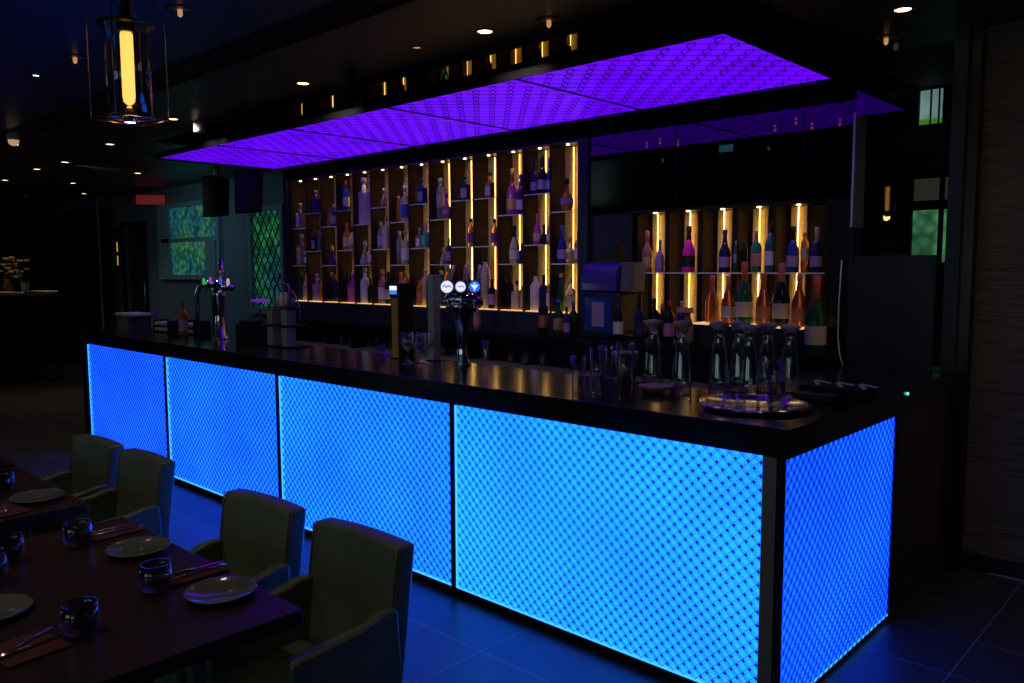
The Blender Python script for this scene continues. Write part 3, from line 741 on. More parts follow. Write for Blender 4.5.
bottle('champagne_bottle', -0.735, 2.01, 1.1905, 'champ', .47, 'green', 'cream', 'coral', 'very large green champagne bottle with gold neck at counter end', 'champagne bottles on the back counter')
for i_, (bay, dx, k, h, g, l, c) in enumerate([(1, .12, 'square', .25, 'blue', 'lilac', 'white'), (3, .14, 'wine', .3, 'rose', 'cream', 'gold'), (6, .1, 'square', .27, 'blue', 'blue', 'navy'),
        (7, .1, 'square', .27, 'blue', 'lilac', 'navy'), (8, .16, 'champ', .3, 'teal', 'cream', 'silver'), (10, .13, 'spirit', .25, 'rosewine', 'copper', 'gold'), (12, .1, 'champ', .3, 'purple', 'lilac', 'pink'), (13, .1, 'square', .24, 'blue', 'cyan', 'white')]):
    bottle('liquor_bottle', UB[bay] + dx, 2.42, 3.3455, k, h, g, l, c, '%s bottle glimpsed above the canopy edge, high shelf bay %s from left' % ({'blue': 'blue', 'rose': 'rose', 'teal': 'teal', 'rosewine': 'amber', 'purple': 'purple'}[g], ORD[bay]), 'bottles on the high shelf above the canopy')
G3 = 'wine bottles on the back counter'
for x, y, h, k, g, l, c, w in [
    (-2.966, 2.08, .32, 'wine', 'black', 'copper', 'black', 'tall black bottle with copper label, leftmost by the ice machine'),
    (-2.875, 2.15, .26, 'wine', 'navy', 'copper', 'navy', 'short navy bottle behind the green bottles by the machine'),
    (-2.785, 2.05, .275, 'spirit', 'green', 'tan', 'blue', 'green bottle with tan label and blue cap by the machine'),
    (-2.70, 2.13, .26, 'spirit', 'green', 'none', 'teal', 'plain green bottle just left of the machine'),
    (-2.65, 1.985, .225, 'wine', 'purple', 'lilac', 'black', 'small purple bottle with lilac label beside the machine'),
    (-2.17, 1.985, .294, 'wine', 'black', 'white', 'coral', 'dark wine bottle with coral cap just right of the machine'),
    (-1.985, 2.17, .302, 'wine', 'black', 'lilac', 'black', 'dark wine bottle with lilac label in the back row'),
    (-2.03, 2.05, .285, 'wine', 'navy', 'navy', 'black', 'navy wine bottle without bright label, behind the coral capped one'),
    (-1.875, 2.10, .27, 'wine', 'black', 'none', 'rose', 'unlabelled dark wine bottle with rose cap on counter'),
    (-1.785, 2.05, .295, 'wine', 'black', 'pink', 'red', 'dark wine bottle with pink label and red cap'),
    (-1.695, 2.07, .291, 'wine', 'navy', 'lilac', 'silver', 'navy wine bottle with lilac label and silver cap')]:
    bottle('wine_bottle', x, y, 1.1905, k, h, g, l, c, w, G3)
bottle('liquor_bottle', -3.72, 2.08, 1.1905, 'spirit', .235, 'rose', 'tan', 'cream', 'single orange bottle on the back counter behind the right tap', 'bottles on the back counter')
t = thing('cocktail_shaker', (-3.93, 2.08, 1.1905), 'steel shaker on the back counter beside the orange bottle', 'shaker')
MB().lathe([(.032, 0), (.042, .13), (.042, .14)]).build('shaker_cup', M['steel'], t)
MB().lathe([(.042, .1405), (.036, .17), (.02, .2), (.018, .22), (.004, .235)]).build('shaker_lid', M['chrome'], t)
t = thing('wrapped_hamper', (-1.61, 2.0, 1.1905), 'tan wrapped box with a pink tag on the back counter', 'gift box')
MB().lathe([(.03, 0), (.05, .03), (.045, .13), (.02, .2), (.03, .22)], n=12, sy=.7).build('wicker_body', pbr('wicker', (0.22, 0.13, 0.07), 0.7, noise=.4, nscale=70), t)
MB().cbox(0, -.03, .235, .12, .01, .035).build('tag_card', M['l_rose'], t)

# glasses on the under shelf
def tumbler(loc_, label, group, r=.034, h=.1, mat='glass', name='drinking_glass', first=[None]):
    o = MB().lathe([(r * .8, 0), (r, h), (r - .003, h), (r * .8 - .003, .008)], n=16).build(name, M[mat], None, loc=loc_)
    return tag(o, label, 'glass', group)
g0 = None
for i in range(16):
    x = -6.0 + i * 0.2 + (0.04 if i % 3 else 0)
    if abs(x + 3.79) < 0.06 or abs(x + 5.39) < .06: x += .1
    p_ = (x, 2.08 + 0.04 * (i % 2), 0.9205)
    lbl = 'clear tumbler in the dim row under the back counter'
    if g0 is None: g0 = tumbler(p_, lbl, 'tumblers under the back counter')
    else:
        c = g0.copy(); c.location = p_; COL.objects.link(c)

# ice / juice machine
t = thing('drinks_machine', (-2.32, 2.12, 1.1905), 'blue lit drinks machine with domed hopper on the back counter', 'machine')
MB().box(-.20, .17, -.15, .15, 0, .34).build('machine_body', M['navy'], t, .02)
MB().prism([(-.13, .345), (.13, .345), (.13, .46), (.10, .53), (.04, .56), (-.04, .56), (-.10, .53), (-.13, .46)], -.20, .12, 'x').build('hopper', pbr('violet_tinted_hopper', (.08, .05, .35), .12, trans=.3), t, .01)
MB().box(-.14, .10, -.156, -.151, .05, .30).build('front_panel', M['b_blue'], t, .004)
MB().box(-.07, .04, -.161, -.157, .09, .27).build('sticker', M['l_lilac'], t)
MB().prism([(-.10, .345), (.08, .345), (.10, .56), (-.08, .56)], .135, .23, 'x').build('side_container', M['tub'], t, .01)
MB().prism([(-.02, 0), (.14, 0), (.10, .13), (.02, .10)], -.04, .04, 'y').build('chute', M['bronze'], t, loc=(-.05, .02, .565))

# ------------------------------------------------------------------ things standing on the bar
Z = ZS + 0.0006
def lathe_glass(name, prof, mat, x, y, label, cat, group, rz=0, z=Z):
    o = MB().lathe(prof, n=28, closed=False).build(name, M[mat], None, loc=(x, y, z)); return tag(o, label, cat, group)
def highball(x, y, r, h, label, tilt=None):
    o = MB().lathe([(0.001, .006), (r * .72, .006), (r * .97, h), (r, h), (r * .80, 0), (0.001, 0)], n=28, closed=False).build('highball_glass', M['glass'], None, loc=(x, y, Z))
    tag(o, label, 'glass', 'highball glasses on the bar')
    return o
highball(-1.098, .175, .036, .170, 'short highball glass, leftmost of the glasses near the bar front')
highball(-.992, .19, .040, .215, 'tall highball glass between the short one and the widest one')
highball(-.916, .297, .043, .235, 'widest tall highball glass beside the cream dish')
highball(-1.05, .33, .036, .21, 'second tall glass tucked behind the widest highball glass')
g = highball(-.345, .675, .043, .155, 'glass leaning in front of the right hand carafes')
g.rotation_euler = (0.0, -0.22, 0); g.location.z = Z + 0.009
CL = 'water carafes on the bar'
def carafe(x, y, r, h, cap, label):
    t = thing('water_carafe', (x, y, Z), label, 'carafe', CL)
    MB().lathe([(.001, .004), (r * .96, .004), (r * .97, .06), (r * .85, .45 * h), (r * .55, .70 * h), (r * .42, .82 * h), (r * .58, .895 * h), (r * .62, .895 * h), (r * .46, .82 * h), (r * .6, .70 * h), (r * .89, .45 * h), (r, .06), (r, 0), (.001, 0)], n=28, closed=False).build('glass_body', M['glass'], t)
    MB().lathe([(r * .60, .90 * h), (r * .66, .931 * h), (r * 1.0, .965 * h), (r * 1.02, .985 * h), (r * .6, 1.01 * h), (.003, h * 1.02)], n=24).build('lid', M[cap], t)
carafe(-.935, .555, .050, .325, 'cap_tan', 'water carafe with tan lid standing behind the cream dish')
carafe(-.69, .42, .046, .335, 'cap_tan', 'water carafe with tan lid and a square base beside the dish')
carafe(-.578, .555, .046, .33, 'cap_white', 'water carafe with pale lid, front left of the right hand cluster')
carafe(-.535, .665, .046, .328, 'cap_white', 'water carafe with pale lid, second in the right hand cluster')
carafe(-.455, .61, .046, .318, 'cap_white', 'water carafe with pale lid, middle front of the right cluster')
carafe(-.435, .745, .046, .32, 'cap_white', 'water carafe with pale lid at the back of the right cluster')
carafe(-.355, .81, .046, .312, 'cap_white', 'water carafe with pale lid at the right end of the cluster')
t = thing('plastic_tub', (-1.075, .53, Z), 'pale translucent tub behind the tall glasses', 'tub')
MB().lathe([(.045, 0), (.06, .15)], n=24).build('tub_body', M['tub'], t)
MB().lathe([(.063, .151), (.063, .158), (.06, .165)], n=24).build('rim', M['white'], t)
lathe_glass('cream_dish', [(.001, 0), (.03, 0), (.07, .028), (.078, .033), (.074, .034), (.03, .008), (.001, .008)], 'cream', -.82, .40, 'small cream ceramic dish in front of the first carafe', 'dish', None)
t = thing('serving_tray', (-.30, .355, Z), 'large round silver serving tray near the bar corner', 'tray')
MB().lathe([(.001, 0), (.17, 0), (.205, .012), (.225, .016), (.232, .012), (.232, .016), (.225, .021), (.203, .017), (.17, .004), (.001, .004)], n=64, closed=False).build('tray_dish', M['silver'], t)
t = thing('cutlery_caddy', (-.12, .80, Z), 'low black box with pale tongs laid across its top', 'caddy')
MB().box(-.15, .13, -.08, .08, 0, .055).build('caddy_box', M['matte_black'], t, .003)
for i in range(3):
    MB().cbox(-.10 + i * .10, 0, .060, .016, .12, .005, .5).cbox(-.075 + i * .10, .01, .0665, .012, .10, .005, 1.0).build('tongs', M['white'], t)
tag(MB().box(-.09, .09, -.045, .045, 0, .035).build('card_holder', M['navy'], None, .003, loc=(-.16, .655, Z)), 'small dark card box in front of the cutlery caddy', 'box')
# wine glasses by the right tap
def wineglass(x, y, h, r, label, first=[None]):
    if first[0] is None:
        P = [(.001, .004), (r * .8, .003), (r * .8, 0), (.001, 0)]
        t = thing('wine_glass', (x, y, Z), label, 'glass', 'wine glasses beside the right hand tap')
        MB().lathe([(.001, 0), (r * .8, 0), (r * .8, .003), (.006, .008), (.004, .02), (.004, .42 * h), (.012, .45 * h), (.001, .455 * h)], n=24, closed=False).build('stem', M['glass'], t)
        MB().lathe([(.001, .456 * h), (r * .6, .50 * h), (r, .68 * h), (r * .8, h), (r * .77, h), (r * .96, .68 * h), (r * .55, .52 * h), (.001, .475 * h)], n=24, closed=False).build('bowl', M['glass'], t)
        first[0] = t; return t
    return dup(first[0], (x, y, Z), 0, label)
wineglass(-2.565, .355, .185, .043, 'stemmed wine glass, nearest of the group left of the tap')
wineglass(-2.60, .50, .185, .043, 'stemmed wine glass right behind the nearest one')
wineglass(-2.49, .44, .185, .043, 'stemmed wine glass in the middle of the group')
wineglass(-2.42, .33, .185, .043, 'stemmed wine glass closest to the tap column')
wineglass(-2.66, .43, .185, .043, 'stemmed wine glass at the left of the group by the gold tower')
f = lathe_glass('flute_glass', [(.001, 0), (.028, 0), (.028, .003), (.004, .008), (.004, .05), (.014, .07), (.024, .15), (.022, .15), (.011, .07), (.001, .06)], 'glass', -2.16, .62, 'small narrow flute glass right of the chrome tap', 'glass', None)

# chrome beer tower with lit badges
def badge(parent, x, z, r, face, marks, y=-.062):
    b = MB().cyl((x, y + .012, z), (x, y, z), r, 28).build('badge', M['chrome'], parent)
    f_ = MB().cyl((x, y - .0005, z), (x, y - .004, z), r * .86, 28).build('badge_face', face, b)
    for mm, mt in marks: mm.build('badge_mark', mt, b)
bw = emit('white_badge_light', (.75, .78, 1.0), 1.1); bb = emit('blue_badge_light', (.02, .10, 1.0), 1.2); bp = emit('violet_badge_ink', (.10, .02, .45), .8); bwh = emit('pale_blue_badge_ink', (.35, .65, 1.0), 1.6)
def squig(x, z, w, y=-.0672):
    return MB().tube([(x - w, y, z), (x - w * .5, y, z + w * .45), (x - w * .1, y, z - w * .2), (x + w * .35, y, z + w * .35), (x + w, y, z - w * .1)], w * .16, 5)
tp = thing('beer_tower', (-2.275, .54, Z), 'chrome beer tower with three round lit badges', 'beer tap', 'chrome beer towers', .72)
MB().lathe([(.055, 0), (.055, .008), (.036, .03), (.031, .10), (.034, .22), (.048, .29), (.085, .345), (.10, .37)], n=28, sy=.6).build('column', M['chrome'], tp)
MB().tube([(-.12, 0, .375), (-.08, 0, .392), (0, 0, .398), (.08, 0, .392), (.13, 0, .375)], .04, 16, [.018, .032, .04, .032, .018]).build('crossbar', M['chrome'], tp)
for i, x in enumerate((-.082, 0, .082)):
    q = MB().box(x - .036, x + .036, -.05, .0, .43, .51).build('badge_housing', M['black'], tp, .012)
    if i == 2: mk = [(MB().prism([(x - .024, .484), (x + .024, .484), (x + .004, .458), (x + .004, .449), (x - .004, .449), (x - .004, .458)], -.0675, -.0665, 'y'), bwh), (MB().cyl((x, -.0665, .492), (x, -.0675, .492), .005, 10), bwh)]
    else: mk = [(squig(x, .472, .024 - i * .006), bp)]
    badge(tp, x, .472, .037 if i != 1 else .033, bb if i == 2 else bw, mk)
    MB().tube([(x, -.036, .392), (x, -.062, .39), (x, -.075, .36), (x, -.075, .325)], .009, 10).build('spout', M['chrome'], tp)
    MB().tube([(x, .012, .40), (x + .01, .015, .50), (x + .03, .02, .60)], .011, 10, [.008, .010, .015]).build('tap_lever', M['steel'], tp)
# left tower
tl = thing('beer_tower', (-5.12, .45, Z), 'chrome beer tower with drooping arm and coloured lit lenses', 'beer tap', 'chrome beer towers', .55)
MB().lathe([(.07, 0), (.07, .01), (.045, .04), (.038, .2), (.05, .36), (.06, .42)], n=28).build('column', M['chrome'], tl)
MB().tube([(-.20, 0, .06), (-.20, 0, .38), (-.17, 0, .44), (-.08, 0, .46), (.04, 0, .44), (.14, 0, .42)], .03, 14, [.016, .02, .03, .042, .045, .02]).build('crossbar', M['chrome'], tl)
MB().cyl((.03, .0, .45), (.03, 0, .66), .018, 14).build('tall_pump', M['chrome'], tl)
for x, c, n_ in ((-.10, (.05, .8, .2), 'green_lens'), (-.04, (.45, .15, .9), 'violet_lens'), (.05, (.08, .15, 1.0), 'blue_lens'), (.12, (.9, .8, .6), 'warm_lens')):
    MB().lathe([(.004, -.03), (.013, -.02), (.017, 0), (.013, .02), (.004, .028)], c=(x, -.05, .495 - abs(x) * .15), n=14, sx=.8, sy=.8).build('lens', emit(n_, c, .45), tl)
# brushed steel column taps
def coltap(x, y, w, h, label):
    t = thing('column_tap', (x, y, Z), label, 'beer tap', 'brushed steel column taps')
    MB().box(-w / 2, w / 2, -w / 2, w / 2, .004, h).build('column', M['steel'], t, .004)
    MB().box(-w * .7, w * .7, -w * .7, w * .7, 0, .004).build('foot', M['black'], t)
    MB().box(-w / 2 - .03, -w / 2 - .018, -.012, .012, h - .21, h - .05).box(-w / 2 - .018, -w / 2 - .001, -.006, .006, h - .19, h - .17).box(-w / 2 - .018, -w / 2 - .001, -.006, .006, h - .09, h - .07).build('handle', M['black'], t)
    return t
coltap(-2.585, .59, .058, .54, 'square brushed steel tap column left of the badge tower')
coltap(-5.36, .59, .06, .56, 'square brushed steel tap column beside the left chrome tower')
# gold and black tower
t = thing('dispenser_tower', (-2.875, .57, Z), 'black dispenser tower with brass front and a small lit screen', 'dispenser')
MB().box(-.035, .045, -.055, .06, .004, .40).build('tower_body', M['black'], t, .004)
MB().box(-.032, .030, -.062, -.056, .004, .39).build('brass_face', M['brass'], t)
MB().box(-.045, .055, -.07, .07, .4005, .485).build('head', M['matte_black'], t, .008)
MB().box(-.036, .034, -.0725, -.0705, .441, .468).build('screen', emit('white_screen', (.8, .9, .9), 1.3), t)
MB().box(-.036, .034, -.0725, -.0705, .415, .438).build('screen', emit('blue_screen', (.03, .2, .9), 1.3), t)
MB().lathe([(.09, 0), (.09, .0035)], n=24).build('foot', M['black'], t)
tag(MB().prism([(-.06, 0), (.06, 0), (.045, .018), (.008, .02), (.004, .065), (-.004, .065), (-.008, .02), (-.045, .018)], -.03, .03, 'y').build('bill_clip', M['purple_plastic'], None, .003, loc=(-3.14, .60, Z)), 'little violet clip stand left of the brass fronted tower', 'stand')

M['satin'] = pbr('satin_aluminium', (.4, .42, .48), .3, .35)
# tiered caddy
t = thing('garnish_caddy', (-4.10, .46, Z), 'tiered chrome and violet garnish caddy on the bar', 'caddy')
MB().box(-.15, .15, -.09, .09, 0, .01).box(-.16, .16, -.09, .09, .16, .168).box(-.16, .16, -.09, .09, .29, .298).build('tiers', M['black'], t)
for x in (-.13, .07):
    MB().box(x, x + .075, -.088, -.01, .0105, .15).build('chrome_box', M['satin'], t, .004)
    MB().box(x, x + .075, -.088, -.01, .1685, .28).build('chrome_box', M['satin'], t, .004)
MB().tube([(-.15, 0, .29), (-.15, 0, .44), (-.13, 0, .465), (.03, 0, .465), (.05, 0, .44), (.05, 0, .29)], .007, 8).build('handle', M['purple_plastic'], t)
MB().tube([(.05, .02, .42), (.12, .02, .36), (.155, .02, .29), (.16, .02, .168)], .006, 8).build('side_rail', M['purple_plastic'], t)
for i, (x, h, c) in enumerate(((-.115, .09, 'silver'), (-.06, .105, 'white'), (.0, .11, 'silver'), (.10, .07, 'blue'))):
    q = MB().lathe([(.016, 0), (.018, .01), (.018, h * .75), (.01, h * .82), (.009, h)], n=14).build('bitters_bottle', M['l_' + c], None, loc=(-4.10 + x, .46, Z + .2985))
    tag(q, ['small silver bitters bottle at the left end of the caddy tier', 'white bitters bottle on the caddy tier', 'silver bitters bottle under the caddy handle', 'short blue bottle at the right end of the caddy tier'][i], 'bottle', 'bitters bottles on the caddy')

# left end of the bar
t = thing('napkin_box', (-6.82, .42, Z), 'open box of folded white cloths at the far left end', 'box')
MB().box(-.13, .13, -.10, .10, 0, .13).build('box_body', pbr('grey_green_box', (.12, .16, .12), .6), t, .004)
MB().box(-.15, .20, -.11, .11, .131, .16).build('cloth_stack', M['paper'], t, .008)
t = thing('flyer_stand', (-6.50, .50, Z), 'violet acrylic flyer stand near the left end of bar', 'stand')
MB().box(-.045, .045, -.04, .04, 0, .006).box(-.012, .012, -.008, .008, .006, .13).build('stem', M['purple_plastic'], t)
MB().box(-.055, .055, -.012, .012, .131, .20).build('holder', M['purple_plastic'], t, .004)
for i, (x, y, w, h) in enumerate(((-6.20, .50, .30, .11), (-5.80, .56, .28, .12))):
    t = thing('napkin_holder', (x, y, Z), ['black napkin tray with stacked white napkins beside the flyer stand', 'black napkin tray with white napkins left of the chrome tower'][i], 'napkin holder', 'napkin trays')
    MB().box(-w / 2, w / 2, -.08, .08, 0, .012).box(-w / 2, -w / 2 + .008, -.08, .08, .012, h).box(w / 2 - .008, w / 2, -.08, .08, .012, h).build('tray_frame', M['matte_black'], t)
    for k in range(2): MB().box(-w / 2 + .01, w / 2 - .01, -.075, .075, .014 + k * .05, .044 + k * .05).build('napkin_stack', M['paper'], t, .004)
bottle('wine_bottle', -5.62, .37, Z, 'wine', .31, 'amber', 'silver', 'tan', 'brown bottle with foil label at the left of the bar front', 'loose bottles on the bar')
t = thing('pepper_mill', (-5.50, .60, Z), 'slim dark pepper mill behind the left chrome tower', 'mill')
MB().lathe([(.03, 0), (.03, .03), (.018, .12), (.024, .25), (.02, .30)], n=16).build('mill_body', M['darkwood'], t)
MB().lathe([(.022, .3005), (.026, .34), (.014, .38), (.004, .40)], n=16).build('mill_head', M['l_red'], t)
t = thing('bar_lamp', (-4.72, .60, Z), 'small stand with a glowing violet disc between tap and caddy', 'lamp')
MB().lathe([(.05, 0), (.05, .006), (.006, .012), (.006, .31)], n=16).build('stand', M['black'], t)
MB().lathe([(.004, .311), (.07, .315), (.075, .322), (.06, .335), (.004, .34)], n=20).build('disc', emit('violet_disc', (.2, .02, .6), .5), t)
tag(MB().box(-.11, .11, -.08, .08, 0, .15).box(-.08, .08, -.06, .06, .15, .18).build('card_terminal_box', M['matte_black'], None, .01, loc=(-4.55, .42, Z)), 'squat black till box left of the garnish caddy', 'till')

# ------------------------------------------------------------------ speakers
for i, (x, y, label) in enumerate(((-8.05, 1.95, 'black column speaker hanging at the left, in front of the green window'), (-7.22, 1.92, 'black column speaker hanging nearest the bottle shelving'))):
    t = thing('hanging_speaker', (x, y, 2.325), label, 'speaker', 'speakers hung left of the canopy', .5)
    MB().prism([(-.13, 0), (.10, .03), (.14, .47), (-.12, .49)], -.105, .105, 'x').build('speaker_cabinet', M['matte_black'], t, .01)
    MB().prism([(-.138, .02), (-.132, .02), (-.122, .47), (-.128, .47)], -.09, .09, 'x').build('grille', pbr('speaker_grille_%d' % i, (.02, .02, .025), .8), t)
    MB().box(-.03, .03, .0, .04, .49, .67).box(-.05, .05, -.03, .07, .67, .674).build('bracket', M['black'], t)
# spotlight / projector hanging from the ceiling near the canopy
t = thing('stage_light', (-3.42, .60, 3.0), 'black stage light clamped to the ceiling above the canopy edge', 'stage light')
MB().cyl((0, 0, 0), (0, 0, -.05), .03).build('clamp', M['matte_black'], t)
MB().tube([(-.07, 0, -.14), (-.07, 0, -.06), (0, 0, -.05), (.07, 0, -.06), (.07, 0, -.14)], .008, 8).build('yoke', M['matte_black'], t)
MB().cyl((0, .06, -.11), (0, -.07, -.15), .055, 20, .06).build('light_body', M['matte_black'], t)
MB().cyl((0, -.0705, -.1502), (0, -.0715, -.1505), .045, 20).build('lens', M['chrome'], t)

# ------------------------------------------------------------------ ceiling fittings
DL = [(-1.96, .435, 'L', 'first in the row along the canopy from the right'), (-3.751, .433, 'L', 'second in the row along the canopy'),
      (-5.723, .40, 'L', 'third in the row along the canopy'), (-7.577, .575, 'L', 'fourth in the row along the canopy'),
      (-3.878, -.243, 'L', 'right of the glass pendant'), (-6.05, -.34, 'L', 'left of the glass pendant in the second row'),
      (-8.3, -.10, 'L', 'far down the second row'), (-9.427, .747, 'L', 'faint in the distance beyond the canopy'), (-11.926, 1.668, 'L', 'near the back left pilaster'),
      (-9.957, 1.823, 'L', 'above the patterned window'), (-13.6, 2.4, 'L', 'above the doorway'), (-12.164, .838, 'L', 'at the far left edge'),
      (-10.418, .737, 'L', 'midway in the far left row'), (-.18, 1.623, 'L', 'alone over the right end of the bar'),
      (-4.816, -.926, 'H', 'with a cool bright bulb left of the pendant'), (-15.0, 1.9, 'H', 'with a cool bulb by the far glass screen'),
      (-2.473, .386, 'D', 'switched low beside the first bright one'), (-2.786, -.881, 'R', 'with an open reflector just right of the pendant'),
      (-4.14, -.912, 'R', 'with an open reflector left of the pendant'), (-1.58, .527, 'R', 'switched low above the canopy front edge'),
      (-.419, 2.10, 'R', 'switched low near the tall glass pane')]
proto = {}
for x, y, k, w in DL:
    label = {'L': 'recessed warm downlight ', 'H': 'recessed spotlight ', 'D': 'small dim downlight ', 'R': 'recessed downlight '}[k] + w
    if k not in proto:
        t = thing('downlight', (x, y, 3.0), label, 'ceiling light', 'recessed downlights')
        r = {'L': .05, 'H': .025, 'D': .028, 'R': .065}[k]
        MB().lathe([(r * .80, -.001), (r * .84, -.006), (r * 1.12, -.004), (r * 1.14, -.0005)], n=24, closed=False).build('trim_ring', M['bronze'], t)
        MB().lathe([(r * .79, -.0008), (r * .79, -.003), (r * .3, -.004)], n=24).build('lens', {'L': M['lamp'], 'H': M['halogen'], 'D': M['lamp_dim'], 'R': M['brass']}[k], t)
        if k == 'R': MB().lathe([(.012, -.0045), (.012, -.03), (.004, -.04)], n=12).build('bulb', M['lamp_dim'], t)
        proto[k] = t
    else: dup(proto[k], (x, y, 3.0), 0, label)
t = thing('smoke_detector', (-5.714, .628, 3.0), 'white cylindrical ceiling detector at the canopy left end', 'detector')
MB().lathe([(.055, 0), (.055, -.012), (.05, -.015)], n=20).build('detector_base', M['white'], t)
MB().lathe([(.048, -.0155), (.048, -.08), (.04, -.09)], n=20).build('detector_body', M['white'], t)
t = thing('ceiling_camera', (-7.454, -.343, 3.0), 'small white domed camera on the ceiling at the left', 'camera')
MB().lathe([(.055, 0), (.055, -.07), (.05, -.075)], n=20).build('camera_base', M['white'], t)
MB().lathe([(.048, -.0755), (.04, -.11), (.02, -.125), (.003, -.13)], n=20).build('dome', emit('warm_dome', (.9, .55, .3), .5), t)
t = thing('exit_sign', (-11.9, 2.8, 2.74), 'dim red sign hanging beside the patterned window', 'sign', None, .9)
MB().box(-.22, .22, -.02, .02, 0, .15).build('sign_panel', emit('dim_red_sign', (.25, .015, .02), .35), t, .01)
MB().cyl((-.15, 0, .15), (-.15, 0, .26), .005, 6).cyl((.15, 0, .15), (.15, 0, .26), .005, 6).build('hanger_rods', M['black'], t)

# ------------------------------------------------------------------ glass pendant
t = thing('pendant_lamp', (-1.668, -1.6, 2.23), 'glass cylinder pendant with glowing tubular bulb in a thin cage', 'pendant lamp', None, .06)
a = .092
cg = MB()
for s1, s2 in ((1, 1), (1, -1), (-1, -1), (-1, 1)):
    cg.tube([(s1 * a, s2 * a, 0), (s1 * a, s2 * a, .335), (s1 * .012, s2 * .012, .52)], .0025, 6)
for p0, p1 in (((a, a), (a, -a)), ((a, -a), (-a, -a)), ((-a, -a), (-a, a)), ((-a, a), (a, a))):
    cg.cyl((*p0, 0), (*p1, 0), .0025, 6)
cg.build('wire_cage', pbr('copper_wire', (.35, .2, .15), .3, 1.0), t)
MB().lathe([(.072, .012), (.074, .012), (.074, .315), (.072, .315)], n=40, closed=False).build('glass_cylinder', M['amber_glass'], t)
MB().lathe([(.03, .318), (.092, .317), (.092, .320), (.03, .322)], n=40).build('top_flange', M['bronze'], t)
MB().lathe([(.075, .001), (.078, .001), (.078, .011), (.04, .0115)], n=32, closed=False).build('bottom_ring', M['bronze'], t)
MB().lathe([(.008, .05), (.018, .060), (.0205, .08), (.0205, .285), (.018, .292)], n=24).build('bulb', M['tube'], t)
MB().lathe([(.028, .293), (.028, .3165)], n=20).build('lamp_holder', M['black'], t)
MB().lathe([(.022, -.012), (.024, .03), (.008, .045)], n=16).build('lower_stem', M['chrome'], t)
MB().lathe([(.02, .323), (.02, .50), (.008, .53)], n=16).build('upper_stem', M['black'], t)
MB().cyl((0, 0, .531), (0, 0, .77), .004, 8).build('cord', M['black'], t)
lp = bpy.data.lights.new('pendant_glow', 'POINT'); lp.energy = 1.2; lp.color = (1, .5, .15); lp.shadow_soft_size = .03
lo = bpy.data.objects.new('pendant_glow', lp); COL.objects.link(lo); lo.location = (-1.668, -1.6, 2.27 - .06); lo.parent = None

# ------------------------------------------------------------------ dining tables
TN = ['nearest dark dining table in the lower left corner', 'second dark dining table, behind the nearest one', 'farthest dark dining table at the left edge']
def table(x0, x1, y0, y1, label):
    t = thing('dining_table', ((x0 + x1) / 2, (y0 + y1) / 2, 0), label, 'table', 'dining tables'); w, d_ = (x1 - x0) / 2, (y1 - y0) / 2
    MB().box(-w, w, -d_, d_, .705, .75).build('tabletop', M['table'], t, .003)
    MB().box(-w + .12, w - .12, -d_ + .10, d_ - .10, .66, .7045).build('apron', M['matte_black'], t)
    for sx in (-1, 1):
        MB().box(sx * (w - .22) - .035, sx * (w - .22) + .035, -.035, .035, .03, .66).build('leg', M['matte_black'], t)
        MB().box(sx * (w - .22) - .03, sx * (w - .22) + .03, -d_ + .12, d_ - .12, 0, .03).build('foot', M['matte_black'], t)
table(-1.97, -.70, -2.34, -1.575, TN[0]); table(-3.20, -2.265, -2.34, -1.60, TN[1]); table(-4.5, -3.27, -2.34, -1.59, TN[2])

